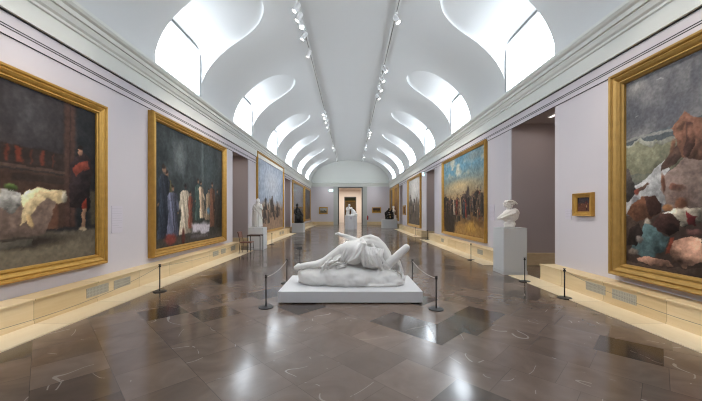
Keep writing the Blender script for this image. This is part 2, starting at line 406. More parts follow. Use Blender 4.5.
# ------------------------------------------------------------------ paintings
def fbm(U, V, su, sv, seed, octv=4):
    rng = np.random.RandomState(seed); out = np.zeros_like(U); amp = 1; tot = 0
    for o in range(octv):
        nu, nv = int(su*2**o)+3, int(sv*2**o)+3
        g = rng.rand(nv+1, nu+1); x = np.clip(U, 0, 1)*(nu-1); y = np.clip(V, 0, 1)*(nv-1)
        xi = x.astype(int); yi = y.astype(int); fx = x-xi; fy = y-yi
        fx = fx*fx*(3-2*fx); fy = fy*fy*(3-2*fy)
        out += amp*((g[yi, xi]*(1-fx)+g[yi, xi+1]*fx)*(1-fy)+(g[yi+1, xi]*(1-fx)+g[yi+1, xi+1]*fx)*fy); tot += amp; amp *= .55
    return out/tot
C = lambda *c: np.array(c, float)
class Pic:
    def __init__(s, W, H, n, base, seed=1):
        s.W, s.H, s.seed = W, H, seed
        s.nu, s.nv = n, max(8, int(n*H/W)); u, v = np.linspace(0, 1, s.nu), np.linspace(0, 1, s.nv)
        s.U, s.V = np.meshgrid(u, v); s.img = np.zeros(s.U.shape+(3,))+C(*base)
        s.w1 = fbm(s.U, s.V, 9, 7, seed+50)-.5; s.w2 = fbm(s.U, s.V, 9, 7, seed+51)-.5; s.w3 = fbm(s.U, s.V, 40, 30, seed+52)-.5
    def mix(s, m, c):
        m = np.clip(m, 0, 1)[..., None]; c = np.array(c, float); s.img = s.img*(1-m)+(c if c.ndim == 3 else c)*m
    def noise(s, a, su, sv, seed, tint=(1, 1, 1)): s.img = s.img+((fbm(s.U, s.V, su, sv, seed)-.5)*a)[..., None]*C(*tint)
    def grad(s, v0, v1, c, p=1): s.mix(np.clip((s.V-v0)/(v1-v0), 0, 1)**p, c)
    def ell(s, u, v, ru, rv, c, soft=.25, a=1, rot=0, warp=.0, shade=0):
        du, dv = (s.U-u+warp*s.w1)*s.W, (s.V-v+warp*s.w2)*s.H
        cu, su_ = math.cos(rot), math.sin(rot); x = (du*cu+dv*su_)/(ru*s.W); y = (-du*su_+dv*cu)/(rv*s.H)
        c = np.array(c, float)
        if shade: c = c*np.clip(1+shade*(-.6*x+.7*y)+.5*s.w3+.5*s.w1, .2, 1.7)[..., None]
        s.mix(np.clip((1-np.sqrt(x*x+y*y))/soft, 0, 1)*a, c)
    def rect(s, u0, u1, v0, v1, c, soft=.008, a=1, warp=0):
        U, V = s.U+warp*s.w1, s.V+warp*s.w2
        m = np.clip((U-u0)/soft, 0, 1)*np.clip((u1-U)/soft, 0, 1)*np.clip((V-v0)/soft, 0, 1)*np.clip((v1-V)/soft, 0, 1); s.mix(m*a, c)
    def poly(s, pts, c, shade=.35, warp=.012, a=1, dirx=-.5):
        """a painted patch with a softly brushed, slightly ragged edge, modelled lighter to one side"""
        U, V = s.U+warp*s.w3*(.4 if s.W > 4 else 1), s.V+warp*s.w2*2+warp*s.w3; m = np.zeros(U.shape)
        for ou, ov in ((0, 0), (.4, .3), (-.3, .4), (.2, -.4), (-.4, -.2)):
            x, y = U+ou/s.nu, V+ov/s.nv; ins = np.zeros(U.shape, bool)
            for (x0, y0), (x1, y1) in zip(pts, pts[1:]+pts[:1]):
                if y0 != y1: ins ^= ((y0 > y) != (y1 > y)) & (x < (x1-x0)*(y-y0)/(y1-y0)+x0)
            m += ins/5
        us = [p[0] for p in pts]; vs_ = [p[1] for p in pts]
        gx = (U-min(us))/(max(us)-min(us)+1e-6)-.5; gy = (V-min(vs_))/(max(vs_)-min(vs_)+1e-6)-.5
        k = np.clip(1+shade*(2*dirx*gx+1.1*gy)+shade*1.3*s.w3+shade*1.0*s.w1, .2, 1.8)
        s.mix(m*a, np.array(c, float)*k[..., None])
    def fig(s, u, v0, h, col, head=(150, 115, 92), w=.32, lean=0, dark=.5):
        """a loose robed figure: hem, waist, shoulders and arms with fold streaks, and a small head"""
        t = (s.V-v0)/(h*.87); tc = np.clip(t, 0, 1); hw = w*h*s.H/s.W*np.interp(tc, [0, .15, .55, .72, .9, .97, 1], [.62, .60, .42, .52, .56, .34, .16])
        x = (s.U-u-lean*(s.V-v0)+.012*s.w3+.008*s.w1)/np.maximum(hw, 1e-4)
        m = np.clip((1-np.abs(x))*6, 0, 1)*np.clip(t*30, 0, 1)*np.clip((1-t)*40, 0, 1)
        fold = fbm(s.U+.15*(s.V-v0), s.V*.25, 110, 10, s.seed+int(u*991))
        sh = np.clip(dark+(1-dark)*(.75-.6*x+2.0*(fold-.5)), .12, 1.3)[..., None]
        s.mix(m, np.array(col, float)*sh)
        r = random.Random(int(u*7919)); k = r.choice((-1, 1)); a = w*h*s.H/s.W
        s.ell(u+lean*h*.6+k*a*.45, v0+h*.60, a*.16, h*.15, np.array(col, float)*.9, .5, .9, k*r.uniform(.1, .6)); s.ell(u+lean*h*.5+k*a*.50, v0+h*.46, a*.10, h*.03, head, .6, .8)
        hv = h*.062; hu = u+lean*h*.93; s.ell(hu, v0+h*.93, hv*s.H/s.W*.85, hv, head, .4); s.ell(hu-.2*hv*s.H/s.W, v0+h*.965, hv*s.H/s.W*.85, hv*.6, np.array(head)*.35, .5)
    def finish(s):
        """broken brushwork: nudge samples about and add grain"""
        a = fbm(s.U, s.V, 40, 30, s.seed+80, 3)-.5; b = fbm(s.U, s.V, 40, 30, s.seed+81, 3)-.5
        i = np.clip(np.arange(s.nv)[:, None]+b*s.nv*.018, 0, s.nv-1).astype(int); j = np.clip(np.arange(s.nu)[None, :]+a*s.nu*.010, 0, s.nu-1).astype(int)
        s.img = s.img[i, j]; g = fbm(s.U, s.V, s.nu/4, s.nv/4, s.seed+82, 2)-.5; s.img = s.img*(1+.22*g[..., None])
    def lin(s):
        a = np.clip(s.img, 0, 255)/255; return np.where(a <= .04045, a/12.92, ((a+.055)/1.055)**2.4)

GOLDP = [(0, 0), (0, .10), (.012, .13), (.03, .145), (.055, .14), (.075, .115), (.10, .125), (.135, .11), (.165, .085), (.175, .095), (.19, .095), (.20, .075), (.22, .06), (.225, .03)]
def framed(side, Y0, Y1, z0, z1, fw, pic_fn, label, n=180, deep=1.0, gold='gold', cm='canvas', cat='painting', X=None, name='framed_painting'):
    W, H = abs(Y1-Y0), z1-z0; c = (Y0+Y1)/2
    loc, rz = {'L': ((-XW, c, z0), PI/2), 'R': ((XW, c, z0), -PI/2), 'F': ((c, YF, z0), 0), 'G': ((c, 55.0, z0), 0)}[side]
    t = thing(name, label, cat, loc, rz)
    prof = [(i/.225*fw, p*deep) for i, p in GOLDP]
    rr = []
    for i, p in prof: rr.append([(-W/2+i, -p, i), (W/2-i, -p, i), (W/2-i, -p, H-i), (-W/2+i, -p, H-i)])
    MB().rings(rr, cap=False).build('frame', M[gold], t)
    cw, ch = W-2*fw, H-2*fw
    P = pic_fn(cw, ch, n); P.finish(); col = P.lin()
    nu, nv = P.nu, P.nv; vs = []; yy = -.032*deep
    for j in range(nv):
        for i in range(nu): vs.append((-cw/2-.004+(cw+.008)*i/(nu-1), yy, fw-.004+(ch+.008)*j/(nv-1)))
    fs = [(j*nu+i, j*nu+i+1, (j+1)*nu+i+1, (j+1)*nu+i) for j in range(nv-1) for i in range(nu-1)]
    me = bpy.data.meshes.new('canvas'); me.from_pydata(vs, [], fs)
    at = me.color_attributes.new('paint', 'FLOAT_COLOR', 'POINT')
    rgba = np.ones((nu*nv, 4), np.float32); rgba[:, :3] = col.reshape(-1, 3); at.data.foreach_set('color', rgba.ravel())
    me.materials.append(M[cm]); o = bpy.data.objects.new('canvas', me); COL.objects.link(o); o.parent = t
    return t

def pic_interior(W, H, n):
    p = Pic(W, H, n, (50, 47, 47), 3)
    p.noise(30, 6, 8, 5); p.rect(.0, .865, .62, 1.1, (66, 60, 60), .03); p.ell(.72, .85, .10, .2, (92, 90, 92), 1, .6)
    p.noise(26, 30, 6, 8)
    p.rect(.0, .87, .55, .67, (58, 47, 42), .01); 
    for u, w in ((.64, .016), (.672, .03), (.72, .012), (.755, .022), (.80, .012)): p.rect(u, u+w, .565, .655, (128, 62, 44), .008, .85, .03)
    p.rect(0, .86, .535, .56, (92, 72, 62), .006); p.rect(0, .86, .2, .535, (80, 60, 50), .01); p.rect(.66, .86, .47, .52, (64, 52, 46), .008)
    p.rect(.845, .905, .2, 1.1, (88, 64, 55), .012); p.rect(.872, .882, .2, 1.1, (60, 46, 42), .006)
    p.rect(.905, 1.1, .2, 1.1, (44, 44, 46), .01); p.rect(.96, 1.02, .2, .46, (104, 92, 72), .02, .7)
    p.noise(22, 10, 14, 9, (1, .85, .75))
    p.rect(-.1, 1.1, -.1, .19, (104, 95, 82), .02); p.ell(.75, .05, .35, .14, (128, 117, 98), .5); p.ell(.7, .13, .22, .05, (58, 50, 44), .7)
    p.rect(.76, .83, .19, .42, (120, 82, 64), .01, .8)
    p.poly([(.50, .365), (.823, .377), (.776, .165), (.52, .156)], (126, 106, 94), .4, .004, 1, -.2); p.poly([(.50, .385), (.835, .397), (.823, .372), (.50, .36)], (160, 138, 122), .2, .004)      # stone chest
    p.poly([(.52, .40), (.60, .42), (.69, .41), (.70, .369), (.672, .30), (.655, .29), (.63, .33), (.60, .28), (.56, .33)], (214, 208, 198), .6, .01)
    p.poly([(.69, .40), (.747, .445), (.80, .44), (.856, .44), (.862, .38), (.831, .36), (.78, .385), (.75, .34), (.72, .27), (.69, .23), (.70, .33)], (204, 180, 138), .6, .012)    # heaped cream cloth
    p.ell(.85, .40, .016, .045, (186, 176, 156), .4, 1, 0, .02, .6); p.ell(.60, .41, .03, .03, (206, 140, 52), .4, 1, 0, .03, .4); p.ell(.66, .43, .03, .022, (96, 116, 62), .4, 1, 0, .05, .6); p.ell(.725, .25, .012, .05, (196, 166, 120), .4, 1, .3, .02, .4)
    p.poly([(.54, .28), (.585, .30), (.60, .24), (.585, .12), (.54, .08)], (104, 54, 28), .6, .004); p.poly([(.60, .14), (.73, .15), (.73, .11), (.60, .10)], (92, 86, 76), .3, .004)
    p.poly([(.905, .66), (.94, .70), (.975, .665), (.985, .58), (.97, .454), (.973, .33), (.955, .30), (.93, .32), (.878, .33), (.873, .444), (.882, .561), (.869, .597)], (48, 38, 38), .5, .006)     # dark cloak
    p.poly([(.885, .58), (.92, .63), (.96, .655), (.968, .60), (.93, .57), (.90, .53)], (124, 60, 46), .5, .006); p.ell(.925, .70, .014, .034, (166, 124, 100), .3, 1, 0, 0, .5); p.ell(.925, .73, .016, .016, (40, 30, 26), .4)
    p.poly([(.925, .325), (.955, .32), (.95, .40)], (156, 60, 42), .4, .004); p.poly([(.932, .325), (.952, .32), (.945, .18), (.93, .18)], (150, 116, 92), .4, .004); p.ell(.935, .185, .022, .014, (180, 160, 130), .4)
    p.noise(12, 60, 40, 21); return p
def pic_procession(W, H, n):
    p = Pic(W, H, n, (56, 62, 63), 11)
    p.noise(40, 5, 6, 4); p.grad(.5, 0, (52, 50, 44)); p.ell(.28, .78, .10, .2, (122, 130, 130), 1, .75, 0, .08); p.ell(.31, .70, .06, .2, (112, 120, 122), 1, .6, .1, .08); p.ell(.62, .8, .035, .4, (130, 144, 140), 1, .6, 0, .03); p.ell(.75, .7, .25, .3, (66, 80, 80), 1, .6)
    p.noise(34, 12, 4, 7); p.rect(-.1, 1.1, -.1, .12, (84, 78, 70), .1)
    p.fig(.13, .08, .56, (120, 112, 78), w=.3); p.fig(.10, .06, .62, (60, 66, 78), w=.25); p.fig(.20, .07, .45, (112, 114, 134), w=.36)
    p.fig(.36, .08, .47, (214, 200, 178), (70, 50, 44), w=.40); p.fig(.43, .13, .36, (150, 92, 74), w=.22)
    p.fig(.55, .2, .42, (74, 92, 86), w=.3); p.fig(.62, .22, .38, (226, 198, 168), w=.26, lean=-.08); p.fig(.70, .2, .34, (168, 146, 120), w=.3, lean=.1); p.fig(.80, .12, .5, (120, 82, 62), w=.25)
    p.ell(.72, .30, .035, .05, (104, 142, 168), .6, .9); p.fig(.90, .1, .45, (58, 52, 46), w=.32)
    p.rect(.42, .74, .06, .19, (206, 198, 206), .03, 1, .08); p.rect(.42, .72, .02, .07, (120, 112, 116), .02, .8, .05)
    p.ell(.17, .06, .10, .055, (142, 70, 62), .5, .95, 0, .06); p.ell(.33, .06, .03, .1, (92, 50, 40), .5)
    p.noise(26, 50, 40, 31); return p
def pic_battlefield(W, H, n):
    p = Pic(W, H, n, (168, 142, 104), 21)
    p.grad(.5, .85, (104, 146, 166)); p.ell(.3, .85, .3, .10, (92, 146, 172), .8, .8)
    cl = fbm(p.U, p.V, 5, 7, 61); p.mix(np.clip((cl-.5)*5, 0, 1)*np.clip((p.V-.5)*5, 0, 1)*.85, (206, 196, 172)); p.ell(.45, .62, .5, .10, (212, 180, 128), .9, .8); p.ell(.8, .93, .3, .08, (150, 150, 140), .8, .6)
    p.noise(30, 14, 14, 5)
    p.rect(-.1, 1.1, -.1, .40, (122, 92, 58), .08, 1, .1)
    r = random.Random(4)
    for i in range(70):
        u = r.uniform(-.02, 1.02); d = r.random(); c = r.choice([(60, 48, 42), (78, 62, 52), (98, 78, 60), (44, 40, 40), (120, 100, 80), (84, 50, 40)])
        p.fig(u, .14+.16*d+(.04 if u > .5 else 0), .20+.05*r.random(), c, (148, 112, 88), r.uniform(.38, .6), lean=r.uniform(-.15, .15), dark=.25)
    for u, c in ((.33, (206, 190, 168)), (.38, (176, 70, 52)), (.55, (60, 56, 62)), (.62, (184, 76, 52)), (.68, (58, 52, 50)), (.57, (70, 86, 92)), (.8, (66, 52, 48)), (.5, (170, 150, 120)), (.88, (150, 120, 90))):
        p.fig(u, .22+.03*math.sin(u*40), .25, np.array(c)*.8, (150, 110, 86), .30, dark=.25, lean=.1*math.sin(u*70))
    for i in range(150):
        c = r.choice([(196, 160, 116), (150, 70, 50), (40, 34, 34), (52, 44, 40), (170, 140, 108), (120, 92, 66), (70, 80, 84)]); p.ell(r.uniform(0, 1), r.gauss(.36, .09), r.uniform(.004, .012), r.uniform(.006, .03), c, .5, .85, r.uniform(-.6, .6), .02)
    p.ell(.66, .50, .05, .06, (60, 50, 48), .6, .9, 0, .06, .4); p.ell(.60, .47, .06, .04, (70, 56, 50), .6, .9, 0, .06, .4); p.ell(.67, .55, .02, .06, (52, 42, 42), .6, .9, 0, .04)
    p.rect(-.1, 1.1, -.1, .17, (168, 128, 72), .06, 1, .15); p.ell(.18, .12, .22, .2, (58, 48, 40), .4, .95, 0, .05); p.ell(.72, .10, .16, .09, (196, 152, 76), .6, .9, 0, .08)
    p.noise(44, 45, 35, 33); return p
def pic_storm(W, H, n):
    p = Pic(W, H, n, (128, 126, 130), 41)
    cl = fbm(p.U*3, p.V, 8, 4, 7, 5); cl = fbm(p.U, p.V, 22, 7, 7, 5)
    p.mix(np.clip((cl-.45)*2.2, 0, .8), (166, 162, 162)); p.mix(np.clip((.5-cl)*2.5, 0, .9), (100, 102, 110))
    p.ell(.05, .95, .05, .06, (206, 200, 190), .9, .8, .5, .06); p.ell(.12, 1.0, .1, .07, (170, 166, 164), 1, .6, 0, .05); p.ell(.0, .80, .1, .10, (92, 96, 106), .9, .7, 0, .05); p.ell(.16, .78, .12, .08, (112, 112, 122), .9, .6)
    p.poly([(-.05, .69), (.06, .685), (.15, .70), (.6, .75), (.6, .4), (-.05, .4)], (96, 104, 108), .2)
    p.rect(-.05, .6, .672, .690, (178, 176, 168), .004, .9, .02)
    p.poly([(-.02, .652), (.034, .658), (.054, .668), (.078, .645), (.115, .655), (.139, .622), (.173, .63), (.25, .66), (.25, .50), (.115, .49), (-.02, .50)], (148, 146, 116), .35, .02)
    p.poly([(-.02, .655), (.034, .66), (.06, .672), (.09, .66), (.139, .64), (.2, .66), (.2, .645), (.139, .615), (.078, .635), (.05, .655), (-.02, .64)], (186, 184, 166), .3, .02)
    p.ell(.06, .47, .09, .05, (166, 160, 126), .8, .7)
    p.poly([(.02, .436), (.078, .466), (.118, .51), (.15, .55), (.165, .5), (.14, .447), (.15, .397), (.165, .33), (.115, .33), (.078, .35), (.038, .31), (.008, .28), (-.01, .27), (-.01, .36)], (224, 222, 220), .4, .03)
    p.ell(.04, .34, .03, .05, (128, 126, 130), .6, .8, .5, .05); p.ell(.10, .36, .02, .03, (150, 148, 150), .6, .8, .5, .05)
    p.poly([(-.02, .55), (.012, .53), (.03, .46), (.045, .40), (.03, .37), (.01, .34), (-.02, .32)], (96, 86, 82), .5, .02)
    p.poly([(.04, .405), (.085, .44), (.092, .43), (.05, .388)], (132, 96, 78), .4, .01); p.ell(.045, .395, .012, .022, (160, 78, 62), .4, 1, 0, .02, .4)
    # cliff: a broad grey-brown boulder with redder crags piled above it
    p.poly([(.136, .457), (.173, .50), (.228, .56), (.5, .6), (.5, .2), (.198, .27), (.16, .31), (.133, .398)], (134, 112, 102), .5, .02)
    p.poly([(.186, .628), (.17, .70), (.192, .72), (.21, .745), (.228, .727), (.26, .70), (.5, .75), (.5, .5), (.228, .52), (.204, .545), (.19, .58)], (120, 80, 62), .6, .02)
    p.poly([(.134, .486), (.14, .53), (.173, .585), (.19, .60), (.205, .55), (.186, .525), (.155, .50)], (104, 76, 64), .5, .015)
    p.poly([(.212, .70), (.232, .69), (.24, .60), (.222, .53), (.208, .56), (.214, .62)], (92, 62, 52), .5, .015); p.ell(.198, .69, .016, .025, (150, 104, 80), .4, 1, 0, .02, .5); p.ell(.232, .64, .014, .05, (156, 104, 80), .5, .9, .1, .02, .5); p.ell(.176, .60, .010, .05, (148, 98, 74), .5, .9, -.3, .02, .4)
    p.ell(.143, .43, .008, .06, (132, 84, 62), .4, 1, .1, .02, .4); p.ell(.19, .40, .03, .022, (108, 72, 58), .4, 1, -.3, .02, .4); p.ell(.175, .41, .014, .022, (138, 90, 72), .4, 1, 0, .02, .4)
    p.ell(.2, .35, .05, .06, (116, 92, 82), .5, .8, .2, .03, .4)
    # wet dark foreground with driftwood hulks, cloth and sand
    p.poly([(-.02, .275), (.058, .25), (.15, .30), (.5, .32), (.5, -.1), (-.02, -.1)], (74, 58, 50), .4, .02)
    p.poly([(.004, .278), (.025, .332), (.066, .368), (.111, .37), (.136, .328), (.139, .289), (.097, .253), (.042, .235)], (122, 76, 52), .5, .006); p.poly([(.075, .365), (.111, .37), (.138, .328), (.135, .285), (.10, .26), (.085, .29)], (70, 44, 36), .5, .006)
    p.poly([(.143, .289), (.186, .318), (.26, .32), (.26, .245), (.21, .206), (.19, .25)], (186, 172, 150), .8, .03); p.poly([(.215, .30), (.25, .27), (.24, .22), (.22, .22)], (120, 40, 40), .5, .03)
    p.poly([(.104, .228), (.133, .279), (.173, .284), (.198, .243), (.192, .195), (.16, .173), (.118, .199)], (78, 50, 44), .6, .006)
    p.ell(.16, .31, .02, .02, (170, 112, 66), .4, 1, 0, .03, .4); p.ell(.2, .33, .02, .03, (120, 76, 54), .4, 1, .4, .03, .4); p.ell(.09, .235, .015, .02, (190, 172, 150), .4, 1, .4, .03, .4)
    p.poly([(.017, .09), (.06, .17), (.074, .222), (.10, .224), (.14, .17), (.165, .165), (.146, .093), (.089, .052), (.042, .07)], (88, 116, 118), .6, .02); p.poly([(.02, .2), (.05, .22), (.07, .17), (.04, .11), (.0, .12)], (58, 46, 42), .5, .02); p.ell(.055, .14, .02, .025, (150, 134, 124), .4, .9, 0, .03, .5)
    p.poly([(.17, .165), (.18, .17), (.172, .09), (.15, .085)], (140, 62, 42), .4, .01)
    p.poly([(.18, .15), (.21, .165), (.26, .16), (.26, .06), (.21, .035), (.17, .05), (.165, .10)], (190, 138, 112), .7, .02, 1, .5); p.poly([(.04, .045), (.09, .06), (.16, .055), (.18, .035), (.12, .02), (.05, .03)], (176, 128, 104), .5, .01); p.ell(.03, .08, .03, .02, (150, 128, 112), .4, .9, .2, .03, .4)
    p.ell(.235, .19, .03, .02, (150, 96, 90), .5, .9, 0, .03, .5); p.poly([(-.02, .03), (.3, .03), (.3, -.1), (-.02, -.1)], (84, 66, 56), .3, .03)
    p.rect(.043, .058, .790, .795, (230, 226, 220), .003, .9, .03); p.rect(.12, .15, .945, .95, (230, 226, 220), .003, .9, .03)
    p.noise(16, 70, 35, 13); g_ = p.img.mean(axis=2, keepdims=True); p.img = (p.img*.80+g_*.20)*.92; return p
def pic_plain(sky, ground, darks, seed, hor=.45, count=22, glow=None):
    def fn(W, H, n):
        p = Pic(W, H, n, sky, seed); p.noise(34, 3, 3, seed+1)
        if glow: p.ell(.5, hor+.25, .35, .25, glow, 1, .8)
        p.rect(-.1, 1.1, -.1, hor, ground, .1, 1, .1); r = random.Random(seed)
        for i in range(count):
            p.fig(r.uniform(.05, .95), r.uniform(.08, hor-.06), r.uniform(.13, .24), r.choice(darks), (150, 124, 106), r.uniform(.35, .65), lean=r.uniform(-.2, .2), dark=.3)
        p.ell(r.uniform(0, 1), r.uniform(.05, hor), r.uniform(.01, .05), r.uniform(.01, .04), r.choice(darks), .6, .7, r.uniform(-.5, .5), .05)
        p.rect(-.1, 1.1, -.1, .08, ground, .08, .8, .1); p.noise(36, 30, 20, seed+2); return p
    return fn

framed('L', 1.4, 6.3, .63, 3.81, .205, pic_interior, 'nearest left-wall gilt-framed painting of a dim brown interior with a dark-cloaked figure', 300)
framed('L', 7.73, 12.3, .51, 4.21, .20, pic_procession, 'gilt-framed painting of pale robed figures against grey-green gloom, above the left dado vents', 240, 1.1)
framed('R', .75, 5.85, .50, 4.22, .23, pic_storm, 'huge gilt-framed stormy seascape with brown rocks on the right wall, nearest the viewer', 560, 1.45, gold='gold_dark')
framed('R', 11.40, 16.75, .51, 4.34, .14, pic_battlefield, 'gilt-framed crowd painting under a blue and cream sky, behind the white bust', 260, .9)
framed('L', 16.6, 23.2, .42, 4.95, .14, pic_plain((170, 182, 200), (168, 140, 118), [(96, 84, 78), (120, 104, 92), (70, 62, 60), (196, 184, 170)], 71, .42, 20, (196, 200, 208)), 'tall framed painting with pale blue sky behind the white standing statue', 160, .8)
framed('L', 26.9, 33.5, .5, 4.45, .22, pic_plain((104, 106, 110), (112, 90, 74), [(60, 50, 46), (90, 70, 58), (170, 130, 104)], 81, .4, 12), 'gilt-framed grey glazed painting behind the black seated figure', 110, .8, cm='canvas_gloss')
framed('L', 34.0, 38.7, .6, 4.45, .22, pic_plain((120, 116, 118), (120, 100, 84), [(150, 130, 116), (90, 78, 70)], 91, .45, 8), 'last framed painting on the left wall, in the far corner', 80, .8)
framed('R', 21.95, 26.8, .48, 4.42, .19, pic_plain((196, 194, 190), (104, 94, 84), [(70, 62, 58), (128, 112, 98), (90, 80, 72), (186, 176, 164)], 101, .55, 18, (226, 224, 220)), 'framed painting with white upper sky, third along the right wall', 130, 1.0)
framed('R', 32.2, 35.6, .7, 4.55, .3, pic_plain((150, 110, 60), (120, 80, 44), [(90, 60, 40), (160, 110, 60)], 111, .5, 8), 'tall broad gilt-framed painting high behind the bronze group', 70, .9)
framed('R', 36.2, 38.9, .7, 4.5, .22, pic_plain((130, 116, 110), (110, 90, 76), [(80, 66, 60)], 121, .5, 6), 'last framed painting on the right wall beside the far corner', 60, .9)
framed('R', 6.40, 6.96, 1.58, 2.08, .10, pic_plain((70, 62, 66), (110, 70, 54), [(196, 160, 116), (92, 50, 50), (150, 100, 70), (60, 40, 40)], 131, .62, 9), 'small gilt-framed picture on lilac wall beside the large seascape', 60, .55)
framed('R', 28.2, 29.4, 1.35, 2.25, .14, pic_plain((120, 70, 50), (110, 64, 44), [(90, 50, 40)], 141, .5, 4), 'small brown framed picture beyond the white-sky painting', 40, .6)
framed('F', -3.98, -2.88, 1.36, 2.26, .14, pic_plain((190, 190, 184), (130, 120, 100), [(30, 30, 32), (40, 38, 38)], 151, .5, 7), 'small gilt-framed picture with a dark band, left of the far doorway', 44, .6)
framed('F', 2.78, 3.93, 1.50, 2.22, .12, pic_plain((84, 66, 60), (150, 116, 48), [(60, 44, 40), (110, 80, 50)], 161, .45, 6), 'small wide gilt-framed picture right of the far doorway', 44, .6)
framed('G', -1.05, 1.05, .9, 3.6, .16, pic_plain((150, 122, 84), (120, 92, 64), [(90, 40, 30), (60, 36, 30)], 171, .5, 5), 'tan painting seen through both far doorways', 40, .6)

# ------------------------------------------------------------------ wall text panels
def text_panel(side, yc, w, z0, z1, label, rows=9):
    t = thing('text_panel', label, 'label', (-XW if side == 'L' else XW, yc, z0), PI/2 if side == 'L' else -PI/2)
    MB().box(-w/2, w/2, -.012, 0, 0, z1-z0).build('board', M['panel'], t)
    r = random.Random(int(yc*10)); b = MB(); h = z1-z0
    for i in range(rows):
        z = h*.9-i*h*.8/rows; b.box(-w*.42, w*(.42-.3*r.random()*(i % 4 == 3)), -.0135, -.012, z-.004, z)
    b.build('text_lines', M['ink'], t)
text_panel('L', 6.70, .32, 1.22, 1.80, 'pale text panel right of the nearest left painting')
text_panel('R', 11.03, .40, 1.36, 1.93, 'pale text panel between the crowd painting and the bust', 10)
text_panel('R', 17.6, .45, 1.08, 1.70, 'pale text panel beyond the far edge of the crowd painting')
text_panel('R', 7.17, .2, 1.50, 1.74, 'little text panel beside the small gilt-framed picture', 5)

# ------------------------------------------------------------------ dado vents
def vent(side, y0, y1, label):
    yc, w = (y0+y1)/2, y1-y0; s = -1 if side == 'L' else 1
    o = MB().box(-w/2, w/2, -.006, .02, 0, .17).build('vent_grille', M['vent'])
    o.location = (s*XP, yc, .13); o.rotation_euler = (0, 0, PI/2 if side == 'L' else -PI/2); tag(o, label, 'vent', 'slotted vents in the travertine dado')
for a in (('L', 5.52, 6.02, 'nearest left dado vent below the dim interior painting'), ('L', 6.16, 6.62, 'second dado vent on the left, between the two big paintings'),
          ('L', 10.6, 11.04, 'left dado vent under the robed-figures painting, first of three'), ('L', 11.27, 11.67, 'left dado vent under the robed-figures painting, middle of three'), ('L', 12.2, 12.66, 'left dado vent closest to the passage with the chair'),
          ('R', 5.09, 5.56, 'right dado vent below the stormy seascape corner'), ('R', 5.71, 6.18, 'right dado vent below the small gilt-framed picture'),
          ('R', 11.0, 11.45, 'right dado vent behind the bust pedestal'), ('R', 15.6, 16.0, 'right dado vent at the far end of the crowd painting'), ('L', 20.6, 21.1, 'left dado vent below the pale blue sky painting'),
          ('L', 21.4, 21.9, 'left dado vent below the far edge of pale blue sky painting')): vent(*a)

# ------------------------------------------------------------------ stanchions and cords
SH = .575
def make_stanchion(label, loc):
    t = thing('stanchion', label, 'barrier post', loc, 0, 'low black barrier posts')
    MB().lathe([(.0, 0), (.128, 0), (.130, .008), (.122, .015), (.03, .019), (.0, .02)], 28).build('base', M['black'], t, smooth=False)
    MB().lathe([(.0, .015), (.0115, .015), (.0115, SH-.05), (0, SH-.05)], 12).build('pole', M['black'], t, smooth=True)
    MB().lathe([(0, SH-.06), (.024, SH-.06), (.024, SH-.03), (.014, SH-.025), (.014, SH-.012), (.026, SH-.008), (.026, SH), (0, SH)], 14).build('cap', M['black'], t, smooth=False)
    return t
def copy_tree(o, parent=None):
    c = o.copy(); COL.objects.link(c)
    if parent: c.parent = parent
    for ch in [x for x in bpy.data.objects if x.parent == o]: copy_tree(ch, c)
    return c
POSTS = {'pfl': (-1.476, 5.43, 'post at the front left corner of the white plinth'), 'pfr': (1.476, 5.33, 'post at the front right corner of the white plinth'),
         'pbl': (-1.49, 7.28, 'post at the back left corner of the white plinth'), 'pbr': (1.44, 7.2, 'post at the back right corner of the white plinth'),
         'l1': (-4.0, 6.51, 'post beside the left travertine border, between two big paintings'), 'l0': (-4.0, 2.0, 'post below the near end of the dim interior painting'), 'l2': (-4.02, 15.9, 'post beyond the marble statue pedestal on the left'),
         'r1': (4.16, 6.02, 'post on the right border below the small picture'), 'r2': (4.18, 7.43, 'post in front of the bust pedestal'), 'r0': (4.16, 1.8, 'post below the near end of the stormy seascape'),
         'r3': (4.18, 10.74, 'post near the crowd painting beyond the bust'), 'r4': (4.55, 18.3, 'post by the second right-hand passage'), 'r5': (4.6, 21.8, 'post under the white-sky painting')}
st0 = None
for k_, (x, y, lb) in POSTS.items():
    z = .012 if abs(x) > 4.3 else 0
    if st0 is None: st0 = make_stanchion('low black barrier '+lb, (x, y, z))
    else:
        c = copy_tree(st0); c.location = (x, y, z); c['label'] = 'low black barrier '+lb
def cord(a, b, label, sag=.12, m='cord', zz=SH-.045, name='barrier_cord'):
    a = Vector(a); b = Vector(b); pts = [a.lerp(b, i/14)-Vector((0, 0, sag*4*(i/14)*(1-i/14))) for i in range(15)]
    tag(MB().tube(pts, .003 if m == 'cord_dark' else .007, 6).build(name, M[m], smooth=True), label, 'cord', 'thin barrier cords')
def cordp(p, q, label, **kw):
    a, b = POSTS[p], POSTS[q]; cord((a[0], a[1]+.024*(1 if b[1] > a[1] else -1), SH-.045), (b[0], b[1]-.024*(1 if b[1] > a[1] else -1), SH-.045), label, **kw)
cordp('pfl', 'pbl', 'thin grey cord along the left side of the plinth', sag=.06)
cordp('pfr', 'pbr', 'thin grey cord along the right side of the plinth', sag=.06)
cordp('l0', 'l1', 'thin dim cord before the dim interior painting', sag=.22, m='cord_dark')
cord((-4.0, 6.534, SH-.045), (XP*-1+.005, 12.9, .34), 'thin dim cord below the robed-figures painting', sag=.12, m='cord_dark')
cordp('r1', 'r0', 'thin dim cord before the stormy seascape', sag=.2, m='cord_dark')
